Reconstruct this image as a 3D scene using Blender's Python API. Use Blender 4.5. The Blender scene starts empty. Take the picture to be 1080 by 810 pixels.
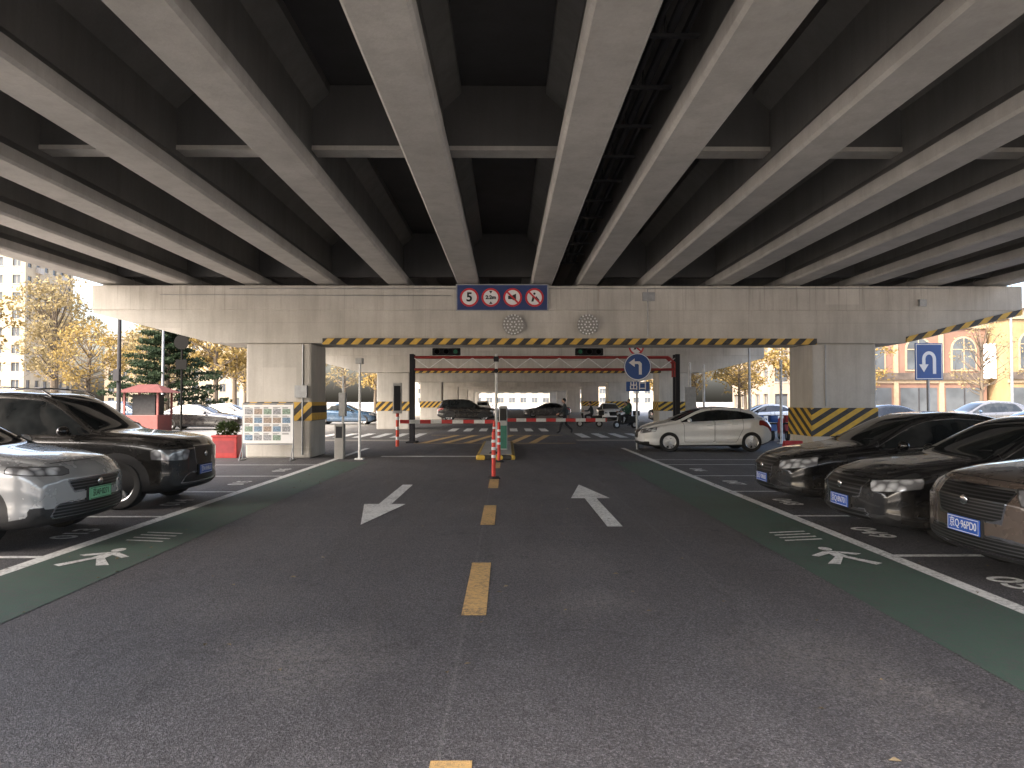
import bpy, bmesh, math, random
import numpy as np
from mathutils import Vector, Matrix
random.seed(7); rng=np.random.default_rng(7)
R=math.radians
scene=bpy.context.scene
COL=bpy.context.collection

# ------------------------------------------------------------ materials
def newmat(name):
    m=bpy.data.materials.new(name); m.use_nodes=True
    nt=m.node_tree; b=nt.nodes["Principled BSDF"]
    return m,nt,b
class NB:
    def __init__(s,nt): s.nt=nt
    def n(s,t,**k):
        x=s.nt.nodes.new(t)
        for a,b in k.items(): setattr(x,a,b)
        return x
    def l(s,a,b): s.nt.links.new(a,b)
    def val(s,x,inp):
        if isinstance(x,(int,float)): inp.default_value=x
        elif isinstance(x,tuple): inp.default_value=x if len(x)==4 or inp.type=='VECTOR' else (*x,1)
        else: s.l(x,inp)
    def math(s,op,a,b=0.0,c=None,clamp=False):
        x=s.n("ShaderNodeMath",operation=op); x.use_clamp=clamp
        s.val(a,x.inputs[0]); s.val(b,x.inputs[1])
        if c is not None: s.val(c,x.inputs[2])
        return x.outputs[0]
    def mix(s,f,a,b,blend='MIX'):
        x=s.n("ShaderNodeMix",data_type='RGBA',blend_type=blend)
        s.val(f,x.inputs[0]); s.val(a,x.inputs[6]); s.val(b,x.inputs[7])
        return x.outputs[2]
    def mixf(s,f,a,b):
        x=s.n("ShaderNodeMix",data_type='FLOAT')
        s.val(f,x.inputs[0]); s.val(a,x.inputs[2]); s.val(b,x.inputs[3])
        return x.outputs[0]
    def noise(s,vec,scale,detail=3,rough=.6,out=0):
        x=s.n("ShaderNodeTexNoise"); x.inputs["Scale"].default_value=scale; x.inputs["Detail"].default_value=detail
        x.inputs["Roughness"].default_value=rough
        if vec is not None: s.l(vec,x.inputs["Vector"])
        return x.outputs[out]
    def ramp(s,f,a,b):
        x=s.n("ShaderNodeMapRange"); x.inputs[1].default_value=a; x.inputs[2].default_value=b
        s.l(f,x.inputs[0]); return x.outputs[0]
    def pos(s): return s.n("ShaderNodeNewGeometry").outputs["Position"]
    def obj(s): return s.n("ShaderNodeTexCoord").outputs["Object"]
    def scalev(s,v,sc):
        x=s.n("ShaderNodeMapping"); x.inputs["Scale"].default_value=sc; s.l(v,x.inputs["Vector"]); return x.outputs[0]
    def bump(s,h,strength,dist,bsdf):
        x=s.n("ShaderNodeBump"); x.inputs["Strength"].default_value=strength; x.inputs["Distance"].default_value=dist
        s.l(h,x.inputs["Height"]); s.l(x.outputs[0],bsdf.inputs["Normal"])
def c3(c): return (c[0],c[1],c[2],1)
def mat(name,col,rough=.6,metal=0.0,var=.2,scale=6,bump=0.0,coat=0.0,emit=None,spec=None):
    m,nt,b=newmat(name); k=NB(nt)
    v=k.obj()
    n=k.noise(v,scale)
    f=k.ramp(n,.3,.7)
    k.l(k.mix(f,c3([x*(1-var) for x in col]),c3([min(1,x*(1+var*.6)) for x in col])),b.inputs["Base Color"])
    k.l(k.mixf(f,max(0,rough-.06),min(1,rough+.06)),b.inputs["Roughness"])
    b.inputs["Metallic"].default_value=metal
    if coat: b.inputs["Coat Weight"].default_value=coat
    if spec is not None: b.inputs["Specular IOR Level"].default_value=spec
    if bump: k.bump(k.noise(v,scale*8),bump,.01,b)
    if emit:
        b.inputs["Emission Color"].default_value=c3(emit[0]); b.inputs["Emission Strength"].default_value=emit[1]
    return m
def stripemat(name,c1,c2,vec,period,rough=.6,duty=.5):
    m,nt,b=newmat(name); k=NB(nt)
    p=k.pos(); d=k.n("ShaderNodeVectorMath",operation='DOT_PRODUCT'); k.l(p,d.inputs[0]); d.inputs[1].default_value=vec
    f=k.math('FRACT',k.math('MULTIPLY',d.outputs["Value"],1/period))
    g=k.math('GREATER_THAN',f,duty)
    col=k.mix(g,c3(c1),c3(c2))
    dirt=k.ramp(k.noise(p,7),.3,.75)
    col=k.mix(k.math('MULTIPLY',dirt,.35),col,(.12,.11,.1,1))
    k.l(col,b.inputs["Base Color"]); b.inputs["Roughness"].default_value=rough
    return m

def concrete(name,col,streak=.35,lines=True,rough=.8,joints=False):
    m,nt,b=newmat(name); k=NB(nt)
    p=k.pos()
    big=k.ramp(k.noise(p,.5,3,.65),.3,.7)
    st=k.ramp(k.noise(k.scalev(p,(3.5,3.5,.35)),1.0,4,.7),.42,.72)
    fine=k.noise(p,22,3,.7)
    base=k.mix(big,c3([x*.8 for x in col]),c3([x*1.1 for x in col]))
    base=k.mix(k.math('MULTIPLY',st,streak),base,c3([col[0]*.42,col[1]*.38,col[2]*.34]))
    base=k.mix(k.math('MULTIPLY',k.ramp(fine,.35,.7),.22),base,c3([x*.6 for x in col]))
    if joints:
        vo=k.n("ShaderNodeTexVoronoi",distance='CHEBYCHEV'); vo.inputs["Scale"].default_value=.45; k.l(p,vo.inputs["Vector"])
        patch=k.math('LESS_THAN',vo.outputs["Distance"],.22)
        base=k.mix(k.math('MULTIPLY',patch,.2),base,c3([min(1,x*1.45) for x in col]))
        sep=k.n("ShaderNodeSeparateXYZ"); k.l(p,sep.inputs[0])
        fx=k.math('FRACT',k.math('MULTIPLY',sep.outputs[0],1/2.35))
        base=k.mix(k.math('MULTIPLY',k.math('LESS_THAN',fx,.006),.25),base,c3([x*.45 for x in col]))
        fz=k.math('ABSOLUTE',k.math('SUBTRACT',sep.outputs[2],3.92))
        base=k.mix(k.math('MULTIPLY',k.math('LESS_THAN',fz,.01),.2),base,c3([x*.45 for x in col]))
        w_=k.ramp(k.noise(k.scalev(p,(9,9,.25)),1.0,3,.7),.56,.70)
        top=k.ramp(sep.outputs[2],3.7,5.0)
        base=k.mix(k.math('MULTIPLY',k.math('MULTIPLY',w_,top),.5),base,(.17,.14,.11,1))
    k.l(base,b.inputs["Base Color"]); b.inputs["Roughness"].default_value=rough
    b.inputs["Specular IOR Level"].default_value=.3
    k.bump(fine,.35,.01,b)
    return m

def asphalt(name,col,dust=True,speck=.6):
    m,nt,b=newmat(name); k=NB(nt); p=k.pos()
    big=k.ramp(k.noise(p,.22,4,.6),.32,.68)
    mid=k.ramp(k.noise(k.scalev(p,(1.6,.35,1)),1.1,4,.65),.35,.7)
    fine=k.noise(p,75,2,.85)
    base=k.mix(big,c3([x*.78 for x in col]),c3([x*1.12 for x in col]))
    base=k.mix(k.math('MULTIPLY',mid,.28),base,c3([x*1.6 for x in col]))
    if dust:
        acc=None
        warp=k.n("ShaderNodeVectorMath",operation='ADD'); k.l(p,warp.inputs[0]); k.l(k.noise(p,2.4,5,.75,1),warp.inputs[1])
        for (x,y,r,s) in [(-1.35,4.55,.8,.65),(.7,5.75,.5,.5),(1.95,4.6,.7,.5),(-2.2,5.7,.8,.25),(.5,7.3,1.0,.3),(2.3,3.9,.5,.5),(-.4,11,1.2,.25)]:
            d=k.n("ShaderNodeVectorMath",operation='DISTANCE'); k.l(warp.outputs[0],d.inputs[0]); d.inputs[1].default_value=(x+.5,y+.5,.5)
            f=k.math('MULTIPLY',k.ramp(d.outputs["Value"],r,0.0),s)
            acc=f if acc is None else k.math('ADD',acc,f)
        acc=k.math('MULTIPLY',acc,k.ramp(k.noise(p,17,4,.8),.38,.62),clamp=True)
        base=k.mix(acc,base,(.31,.285,.26,1))
        sc=k.ramp(k.noise(p,3.3,6,.85),.62,.72)
        base=k.mix(k.math('MULTIPLY',sc,.35),base,(.29,.275,.255,1))
        oil=k.ramp(k.noise(p,2.1,3,.6),.64,.71)
        base=k.mix(k.math('MULTIPLY',oil,.45),base,(.03,.03,.03,1))
        sep=k.n("ShaderNodeSeparateXYZ"); k.l(p,sep.inputs[0])
        for (ax,c,s) in [(0,-.31,.3),(1,9.2,.35),(0,1.9,.2),(1,16.5,.3)]:
            dd=k.math('ABSOLUTE',k.math('SUBTRACT',sep.outputs[ax],c))
            base=k.mix(k.math('MULTIPLY',k.ramp(dd,.02,.006),s),base,(.22,.215,.21,1))
    base=k.mix(k.math('MULTIPLY',k.ramp(fine,.54,.68),speck),base,c3([min(1,x*3.4) for x in col]))
    base=k.mix(k.math('MULTIPLY',k.ramp(fine,.5,.36),.75),base,c3([x*.22 for x in col]))
    vo=k.n("ShaderNodeTexVoronoi",feature='DISTANCE_TO_EDGE'); vo.inputs["Scale"].default_value=.33
    nz=k.n("ShaderNodeVectorMath",operation='ADD'); k.l(p,nz.inputs[0]); k.l(k.noise(p,1.3,3,.7,1),nz.inputs[1]); k.l(nz.outputs[0],vo.inputs["Vector"])
    crack=k.ramp(vo.outputs["Distance"],.006,.001)
    base=k.mix(k.math('MULTIPLY',crack,.3),base,(.02,.02,.02,1))
    k.l(base,b.inputs["Base Color"])
    k.l(k.mixf(mid,.55,.75),b.inputs["Roughness"])
    b.inputs["Specular IOR Level"].default_value=.5
    k.bump(fine,.8,.015,b)
    return m
def paintmark(name,col,wear=.45):
    m,nt,b=newmat(name); k=NB(nt); p=k.pos()
    w=k.ramp(k.noise(p,26,4,.8),.45,.64); w2=k.ramp(k.noise(p,1.7,3,.6),.35,.7)
    f=k.math('MULTIPLY',w,k.mixf(w2,wear*.5,wear*1.7),clamp=True)
    base=k.mix(f,c3(col),(.10,.098,.098,1))
    base=k.mix(k.math('MULTIPLY',w2,.25),base,c3([x*.55 for x in col]))
    k.l(base,b.inputs["Base Color"]); b.inputs["Roughness"].default_value=.65
    k.bump(k.noise(p,75,2,.85),.5,.01,b)
    return m

M={}
M['asphalt']=asphalt("asphalt",(.094,.090,.095))
M['lot']=asphalt("lot_asphalt",(.095,.092,.096),dust=False)
M['street']=asphalt("street_asphalt",(.13,.125,.118),dust=False,speck=.3)
M['ground']=asphalt("ground_paving",(.35,.32,.28),dust=False,speck=.1)
M['white']=paintmark("white_road_paint",(.80,.80,.78),.55)
M['yellow']=paintmark("yellow_road_paint",(.66,.42,.17),.65)
M['green']=paintmark("green_road_coating",(.068,.118,.09),.9)
M['conc']=concrete("painted_concrete",(.56,.535,.49),.3,joints=True)
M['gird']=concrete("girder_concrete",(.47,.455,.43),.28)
M['web']=concrete("girder_web_concrete_shaded",(.20,.197,.192),.3)  # same girder concrete, darkened: shade on the webs is put into the colour
M['soff']=concrete("soffit_concrete_shaded",(.07,.07,.073),.2)  # deck underside: occlusion shade painted in as a very dark base colour
M['kerb']=concrete("kerb_stone",(.35,.34,.32),.2)
M['haz']=stripemat("hazard_stripes",(.02,.02,.02),(.68,.42,.06),(1,0,-1),.42)
M['haz2']=stripemat("hazard_stripes_steep",(.02,.02,.02),(.72,.45,.04),(1,1,-1.6),.5)
M['hazk']=stripemat("hazard_kerb",(.02,.02,.02),(.7,.45,.05),(1,1,0),.5)
M['rw']=stripemat("red_white_bars",(.6,.03,.03),(.8,.8,.78),(1,0,0),.7)
M['rwz']=stripemat("red_white_post",(.65,.06,.02),(.8,.8,.78),(0,0,1),.36,duty=.68)
M['black']=mat("black_plastic",(.018,.018,.019),.6,spec=.3)
M['rubber']=mat("tyre_rubber",(.02,.02,.02),.8,bump=.2)
M['dark']=mat("dark_cavity",(.008,.008,.008),.9,spec=.1)
M['alloy']=mat("alloy_metal",(.6,.6,.61),.3,.7)
M['chrome']=mat("chrome",(.75,.75,.76),.12,1.0,var=.05)
M['steel']=mat("galvanised_steel",(.35,.36,.37),.45,.7)
M['dsteel']=mat("dark_painted_steel",(.03,.03,.034),.7,spec=.2)
M['wpaint']=mat("white_paint",(.75,.75,.73),.5)
M['red']=mat("red_paint",(.38,.03,.03),.45)
M['rustred']=mat("gantry_red",(.36,.04,.035),.5)
M['orange']=mat("orange_plastic",(.62,.05,.03),.5)
M['blue']=mat("sign_blue",(.012,.07,.27),.4,var=.1)
M['dblue']=mat("sign_dark_blue",(.016,.04,.15),.45,var=.15)
M['plateblue']=mat("plate_blue",(.015,.09,.45),.4,var=.05)
M['plategreen']=mat("plate_green",(.22,.55,.33),.4,var=.15)
M['swhite']=mat("sign_white",(.78,.78,.78),.4,var=.04)
M['sred']=mat("sign_red",(.55,.02,.03),.4,var=.05)
M['sblack']=mat("sign_black",(.01,.01,.01),.5)
M['bark']=mat("bark",(.09,.07,.05),.9,bump=.6,scale=12)
M['greenled']=mat("green_lamp",(.02,.25,.12),.4)
M['skin']=mat("skin",(.42,.25,.18),.55)
M['hair']=mat("hair",(.015,.012,.01),.6)
M['coat']=mat("dark_coat",(.03,.04,.042),.8)
M['trouser']=mat("dark_trousers",(.02,.02,.024),.85)
M['shoe']=mat("shoes",(.03,.03,.03),.5)
M['olive']=mat("green_jacket",(.03,.09,.06),.8)

# ------------------------------------------------------------ mesh helpers
def link(o,parent=None):
    COL.objects.link(o)
    if parent is not None: o.parent=parent
    return o
def empty(name,loc=(0,0,0),rz=0):
    e=bpy.data.objects.new(name,None); e.empty_display_size=.3; e.location=loc; e.rotation_euler=(0,0,rz); return link(e)
def meshobj(name,verts,faces,mats,parent=None,mi=None,smooth=False,loc=None,rot=None):
    me=bpy.data.meshes.new(name); me.from_pydata([tuple(v) for v in verts],[],faces)
    if not isinstance(mats,(list,tuple)): mats=[mats]
    for m in mats: me.materials.append(m)
    if mi is not None: me.polygons.foreach_set("material_index",mi)
    if smooth:
        me.polygons.foreach_set("use_smooth",[True]*len(me.polygons)); me.set_sharp_from_angle(angle=R(38))
    me.update()
    o=bpy.data.objects.new(name,me); link(o,parent)
    if loc: o.location=loc
    if rot: o.rotation_euler=rot
    return o
class MB:
    """mesh accumulator"""
    def __init__(s): s.v=[];s.f=[];s.m=[]
    def add(s,vs,fs,mi=0):
        o=len(s.v); s.v+= [tuple(v) for v in vs]; s.f+=[tuple(i+o for i in f) for f in fs]; s.m+=[mi]*len(fs)
    def box(s,x0,x1,y0,y1,z0,z1,mi=0,ch=0.0):
        if ch<=0:
            vs=[(x0,y0,z0),(x1,y0,z0),(x1,y1,z0),(x0,y1,z0),(x0,y0,z1),(x1,y0,z1),(x1,y1,z1),(x0,y1,z1)]
            s.add(vs,[(0,3,2,1),(4,5,6,7),(0,1,5,4),(1,2,6,5),(2,3,7,6),(3,0,4,7)],mi)
        else:
            bm=bmesh.new(); bmesh.ops.create_cube(bm,size=1)
            for v in bm.verts: v.co=Vector(((x0+x1)/2+v.co.x*(x1-x0),(y0+y1)/2+v.co.y*(y1-y0),(z0+z1)/2+v.co.z*(z1-z0)))
            bmesh.ops.bevel(bm,geom=bm.edges[:],offset=ch,segments=2,profile=.5,affect='EDGES')
            bm.verts.index_update(); s.add([v.co[:] for v in bm.verts],[tuple(v.index for v in f.verts) for f in bm.faces],mi); bm.free()
    def tube(s,a,b,r0,r1=None,n=10,mi=0,cap=True):
        r1=r0 if r1 is None else r1
        a=Vector(a);b=Vector(b);d=(b-a).normalized()
        up=Vector((0,0,1)) if abs(d.z)<.95 else Vector((1,0,0))
        x=d.cross(up).normalized(); y=d.cross(x)
        vs=[];
        for (c,r) in ((a,r0),(b,r1)):
            for i in range(n):
                t=2*math.pi*i/n; vs.append(c+x*math.cos(t)*r+y*math.sin(t)*r)
        fs=[(i,(i+1)%n,n+(i+1)%n,n+i) for i in range(n)]
        if cap: fs+= [tuple(range(n))[::-1],tuple(range(n,2*n))]
        s.add(vs,fs,mi)
    def prism(s,poly,axis,a,b,mi=0):
        f={'y':lambda p,t:(p[0],t,p[1]),'x':lambda p,t:(t,p[0],p[1]),'z':lambda p,t:(p[0],p[1],t)}[axis]
        n=len(poly); vs=[f(p,a) for p in poly]+[f(p,b) for p in poly]
        s.add(vs,[(i,(i+1)%n,n+(i+1)%n,n+i) for i in range(n)]+[tuple(range(n))[::-1],tuple(range(n,2*n))],mi)
    def ell(s,c,r,n=14,k=9,mi=0):
        vs=[];fs=[]
        for j in range(k+1):
            ph=math.pi*j/k
            for i in range(n):
                t=2*math.pi*i/n; vs.append((c[0]+r[0]*math.sin(ph)*math.cos(t),c[1]+r[1]*math.sin(ph)*math.sin(t),c[2]+r[2]*math.cos(ph)))
        for j in range(k):
            for i in range(n): fs.append((j*n+i,(j+1)*n+i,(j+1)*n+(i+1)%n,j*n+(i+1)%n))
        s.add(vs,fs,mi)
    def obj(s,name,mats,parent=None,smooth=False,loc=None,rot=None):
        o=meshobj(name,s.v,s.f,mats,parent,s.m,smooth,loc,rot)
        bm=bmesh.new(); bm.from_mesh(o.data); bmesh.ops.recalc_face_normals(bm,faces=bm.faces); bm.to_mesh(o.data); bm.free()
        if smooth: o.data.set_sharp_from_angle(angle=R(38))
        return o
def sheet(name,polys,z,m,parent=None):
    vs=[];fs=[]
    for p in polys:
        o=len(vs); vs+=[(q[0],q[1],z) for q in p]; fs.append(tuple(range(o,o+len(p))))
    o=meshobj(name,vs,fs,m,parent)
    bm=bmesh.new(); bm.from_mesh(o.data)
    for f in bm.faces:
        f.normal_update()
        if f.normal.z<0: f.normal_flip()
    bm.to_mesh(o.data); bm.free()
    return o
def rect(x0,x1,y0,y1): return [(x0,y0),(x1,y0),(x1,y1),(x0,y1)]
def text(name,body,size,m,parent,loc,rot,ext=.002,sx=1,align='CENTER',bold=0.0):
    c=bpy.data.curves.new(name,"FONT"); c.body=body; c.size=size; c.extrude=ext; c.align_x=align; c.align_y='CENTER'; c.offset=bold
    c.materials.append(m); o=bpy.data.objects.new(name,c); link(o,parent); o.location=loc; o.rotation_euler=rot; o.scale=(sx,1,1); return o

# ------------------------------------------------------------ camera, world, sun
H=1.65
cam=bpy.data.cameras.new("camera"); cam.sensor_width=36; cam.lens=740/1080*36; cam.clip_end=2000; cam.clip_start=.05
co=bpy.data.objects.new("camera",cam); link(co); co.location=(0,0,H); co.rotation_euler=(R(90+1.39),0,R(-.46)); scene.camera=co
SUN_EL=48; SUN_AZ=-128
w=bpy.data.worlds.new("World"); scene.world=w; w.use_nodes=True
nt=w.node_tree; bg=nt.nodes["Background"]; sk=nt.nodes.new("ShaderNodeTexSky"); sk.sky_type='NISHITA'; sk.sun_disc=False
sk.sun_elevation=R(SUN_EL); sk.sun_rotation=R(SUN_AZ); sk.dust_density=8; sk.air_density=1.0; sk.ozone_density=.9; sk.altitude=0
nt.links.new(sk.outputs[0],bg.inputs[0]); bg.inputs[1].default_value=1.15
sl=bpy.data.lights.new("sun","SUN"); sl.energy=7; sl.angle=R(.5); sl.color=(1,.90,.74)
so=bpy.data.objects.new("sun",sl); link(so)
sd=Vector((math.sin(R(SUN_AZ))*math.cos(R(SUN_EL)),math.cos(R(SUN_AZ))*math.cos(R(SUN_EL)),math.sin(R(SUN_EL))))
so.rotation_euler=(-sd).to_track_quat('-Z','Y').to_euler(); so.location=sd*50
scene.view_settings.view_transform='Standard'; scene.view_settings.look='None'; scene.view_settings.exposure=0

# ------------------------------------------------------------ ground, roads, markings
sheet("ground",[rect(-600,600,-300,900)],0,M['ground'])
sheet("parking_lot_pavement",[rect(-14.5,18,-3,29)],.004,M['lot'])
sheet("road",[rect(-3.8,2.95,-3,165)],.008,M['asphalt'])
sheet("cross_street_road",[rect(-120,-3.8,30,56),rect(2.95,120,30,56)],.004,M['street'])
sheet("side_street_road",[rect(-32,-20,-60,30),rect(22,34,-60,30)],.004,M['street'])
g=empty("pedestrian_lane_coating")
sheet("left_strip",[rect(-4.74,-3.72,-3,19)],.012,M['green'],g)
sheet("right_strip",[rect(2.92,3.98,-3,19)],.012,M['green'],g)
rm=empty("road_markings")
sheet("left_edge_line",[rect(-4.9,-4.74,-3,24.5)],.012,M['white'],rm)
sheet("right_edge_line",[rect(3.98,4.13,-3,24.5)],.012,M['white'],rm)
dash=[]; y=-2.43
while y<18: dash.append(rect(-.345,-.155,y,y+1.75)); y+=3.92
sheet("centre_dashes",dash,.012,M['yellow'],rm)
bl=[];br=[]
for yb in [0,2.5,4.95,7.45,10.03,12.75,15.4,18.1]:
    bl.append(rect(-9.9,-4.9,yb-.05,yb+.05)); br.append(rect(4.13,9.3,yb-.05,yb+.05))
sheet("bay_lines",bl+br,.012,M['white'],rm)
br2=[rect(4.13,9.3,yb-.05,yb+.05) for yb in (19.6,)]
sheet("gate_lines",br2+[rect(-3.7,-.9,20.7,21.0)],.012,M['white'],rm)
z=[rect(x,x+.4,31.5,35.5) for x in np.arange(3.4,9.5,.85)]+[rect(x,x+.4,31.5,35.5) for x in np.arange(-9.5,-4.2,.85)]+[rect(x,x+.42,38,42) for x in np.arange(-3.2,2.6,.85)]
sheet("zebra_crossing",z,.013,M['white'],rm)
hy=[]
for s in np.arange(0,5.2,.9):
    hy.append([(-3.4+s*.95,27.5),(-3.1+s*.95,27.5),(-2.2+s*.95,33.5),(-2.5+s*.95,33.5)])
sheet("yellow_hatching",hy+[rect(-3.6,2.7,27.2,27.4),rect(-3.6,2.7,33.6,33.8)],.013,M['yellow'],rm)
sheet("far_lane_lines",[rect(-.15,.0,y,y+3) for y in np.arange(44,160,6)],.012,M['white'],rm)
def arrow(name,x,y0,y1,flip):
    L=y1-y0; hl=L*.42
    p=[(x-.1,y0),(x+.1,y0),(x+.1,y1-hl),(x+.33,y1-hl),(x,y1),(x-.33,y1-hl),(x-.1,y1-hl)]
    return sheet(name,[p],.013,M['white'])
arrow("road_arrow",-1.93,13.8,9.35,0); arrow("road_arrow",1.42,9.2,13.8,0)
def ped_icon(x,y,s=1.0,mir=1):
    e=empty("pedestrian_marking",(x,y,.013))
    P=lambda pts:[(mir*a*s,b*s) for a,b in pts]
    circ=[(.02+.1*math.cos(t),.80+.14*math.sin(t)) for t in np.linspace(0,2*math.pi,14)[:-1]]
    polys=[P(circ),P([(-.08,.62),(.1,.62),(.13,.2),(-.09,.2)]),P([(-.1,.6),(-.07,.44),(-.34,.22),(-.42,.3)]),P([(.1,.6),(.13,.44),(.3,.34),(.42,.42),(.36,.48)]),
      P([(-.09,.21),(.03,.2),(-.25,-.3),(-.42,-.26)]),P([(.0,.2),(.13,.2),(.40,-.24),(.26,-.34)])]
    for i,p in enumerate(polys): sheet("icon_part",[p],.0008*i,M['white'],e)
    q=[]
    for i in range(4):
        a=1.45+i*.24
        q.append(P([(-.36,a),(.34,a+.14),(.34,a+.21),(-.36,a+.07)]))
    sheet("stride_bars",q,0,M['white'],e)
ped_icon(3.52,7.25,.68); ped_icon(-4.25,7.25,.68,-1)
nums={6.2:"050",8.75:"049",11.4:"048",14.1:"047",16.7:"046",3.7:"051"}
for yy,tx in nums.items():
    text("bay_number",tx,.42,M['white'],rm,(4.55,yy+.0,.016),(0,0,R(-90)),.0005,1.1,bold=.008)
for yy,tx in {8.75:"013",11.4:"014",14.1:"015",16.7:"016"}.items():
    text("bay_number",tx,.42,M['white'],rm,(-5.3,yy,.016),(0,0,R(90)),.0005,1.1,bold=.008)
def kerb(name,x0,x1,y0,y1):
    b=MB(); b.box(x0,x1,y0,y1,0,.13,0,.02); b.obj(name,[M['kerb']])
kerb("kerb",-14.9,-14.6,-3,28); kerb("kerb",18.1,18.4,-3,28); kerb("kerb",-20,-19.75,-60,29); kerb("kerb",21.7,21.95,-60,29)
r_=np.random.default_rng(3); b=MB()
for i in range(420):
    x=r_.choice([-1,1])*(3.6+abs(r_.normal())*2.6); y=1.5+22*r_.random(); 
    if i<90: x=-3+5.5*r_.random()
    s=.012+.02*r_.random(); a=r_.random()*6.28; dz=.018+.01*r_.random()
    b.add([(x+s*math.cos(a),y+s*math.sin(a),dz),(x-s*.6*math.sin(a),y+s*.6*math.cos(a),dz+.008),(x-s*math.cos(a),y-s*math.sin(a),dz-.002),(x+s*.6*math.sin(a),y-s*.6*math.cos(a),dz+.004)],[(0,1,2,3)],0)
b.obj("fallen_leaves",[mat("dry_leaf",(.22,.17,.10),.8,var=.5)])
# round manhole cover in the lot
e=MB(); e.tube((6.9,13.9,.004),(6.9,13.9,.016),.34,n=28); e.obj("manhole_cover",[M['steel']])

# ------------------------------------------------------------ overpass
ov=empty("overpass")
ys=[20.3+20.5*i for i in range(-1,7)]
CAPX0,CAPX1=-11.95,15.05; TH=1.8
PX=(-6.6,9.85); PH=.95
GX=[-11.55,-9.5,-7.4,-5.28,-3.18,-1.13,1.04,2.38,4.28,6.35,8.4,10.45,12.5,14.55]
def capbeam(y):
    b=MB()
    lo=[(-8.5,3.33),(11.6,3.33),(CAPX1,4.15),(CAPX1,4.28),(CAPX0,4.28),(CAPX0,4.2)]
    b.prism(lo,'y',y+.03,y+TH-.03)
    b.box(CAPX0-.02,CAPX1+.02,y,y+TH,4.281,5.0,0,.025)
    for px in PX:
        b.box(px-PH,px+PH,y+.08,y+TH-.08,0,3.329,0,.06)
    for gx in GX: b.box(gx-.28,gx+.28,y+.3,y+TH-.3,5.0,5.08,0)
    return b.obj("pier_and_cap_beam",[M['conc']],ov,smooth=False)
for y in ys: capbeam(y)
def girders(y0,y1,i):
    b=MB()
    for gx in GX:
        p=[(-.27,5.06),(.27,5.06),(.31,5.1),(.31,5.28),(.15,5.46),(.15,6.2),(.42,6.45),(.42,6.6),(-.42,6.6),(-.42,6.45),(-.15,6.2),(-.15,5.46),(-.31,5.28),(-.31,5.1)]
        b.prism([(gx+a,c) for a,c in p],'y',y0,y1)
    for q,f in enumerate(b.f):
        if len(f)==4 and sum(b.v[v][2] for v in f)/4>5.3: b.m[q]=1  # faces above the bottom flange take the shade-darkened tone
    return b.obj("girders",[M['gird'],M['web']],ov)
M['gird2']=concrete("diaphragm_concrete_shaded",(.10,.10,.102),.2)  # shade between the girders painted into the diaphragm colour
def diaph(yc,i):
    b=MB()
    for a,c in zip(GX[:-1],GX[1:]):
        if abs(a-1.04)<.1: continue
        b.box(a+.155,c-.155,yc-.14,yc+.14,5.62,6.58); b.box(a+.155,c-.155,yc-.17,yc+.17,5.55,5.619,1)  # face in the shade-dark tone, bottom lip in the lighter girder tone
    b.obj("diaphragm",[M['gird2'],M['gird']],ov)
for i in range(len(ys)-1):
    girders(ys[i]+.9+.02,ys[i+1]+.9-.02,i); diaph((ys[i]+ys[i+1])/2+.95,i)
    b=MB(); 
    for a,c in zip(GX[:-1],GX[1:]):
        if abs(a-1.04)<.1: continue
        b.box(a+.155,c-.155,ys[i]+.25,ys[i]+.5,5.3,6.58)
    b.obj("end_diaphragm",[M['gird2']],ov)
Y0=ys[0]+.6
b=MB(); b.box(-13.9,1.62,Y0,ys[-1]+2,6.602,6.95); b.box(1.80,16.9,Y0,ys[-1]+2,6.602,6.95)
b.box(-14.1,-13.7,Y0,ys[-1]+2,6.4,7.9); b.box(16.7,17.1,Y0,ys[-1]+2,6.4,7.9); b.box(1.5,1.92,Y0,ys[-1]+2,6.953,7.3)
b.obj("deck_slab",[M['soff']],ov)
b=MB()
b.box(1.50,1.54,1,20.1,5.62,5.70); b.box(1.92,1.96,1,20.1,5.62,5.70)
for y in np.arange(1.2,20,1.25): b.box(1.36,2.08,y,y+.06,5.58,5.615); b.tube((1.72,y+.03,5.6),(1.72,y+.03,6.6),.012,n=5)
b.tube((1.63,1,5.68),(1.63,20.1,5.68),.035); b.tube((1.78,1,5.68),(1.78,20.1,5.68),.05)
b.obj("cable_tray",[M['dsteel']])
YF=20.3
for yy in (YF,YF+20.5):
    b=MB(); b.box(-5.3,9.0,yy-.09,yy+.02,3.28,3.46,0,.01); b.obj("hazard_strip",[M['haz']])
b=MB(); vs=[(11.65,3.36),(CAPX1,4.17),(CAPX1,4.33),(11.65,3.52)]; b.prism(vs,'y',YF-.02,YF+.025); b.obj("hazard_strip",[M['haz']])
for k_,yy in enumerate(ys[1:5]):
    for px in PX:
        z0,z1=(1.08,1.62)
        if k_==0 and px>0: z0,z1=.62,1.45
        b=MB(); b.box(px-PH-.025,px+PH+.025,yy+.055,yy+TH-.055,z0,z1); b.obj("pier_hazard_band",[M['haz2'] if px>0 else M['haz']])
b=MB(); b.tube((-8,20.27,4.9),(13,20.27,4.93),.012,n=6); b.tube((-10,20.27,4.72),(-1.6,20.27,4.7),.01,n=6)
b.tube((4.1,20.26,4.9),(4.1,20.26,3.5),.015,n=6); b.box(3.95,4.3,20.2,20.295,4.55,4.8); b.box(12.0,12.2,20.2,20.295,4.4,4.6)
b.tube((-5.9,20.36,3.3),(-5.9,20.36,.1),.02,n=6); b.box(-6.1,-5.75,20.25,20.38,1.75,2.1)
b.tube((9.3,20.36,3.3),(9.3,20.36,1.5),.018,n=6)
b.obj("wall_cables",[M['steel']])
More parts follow.
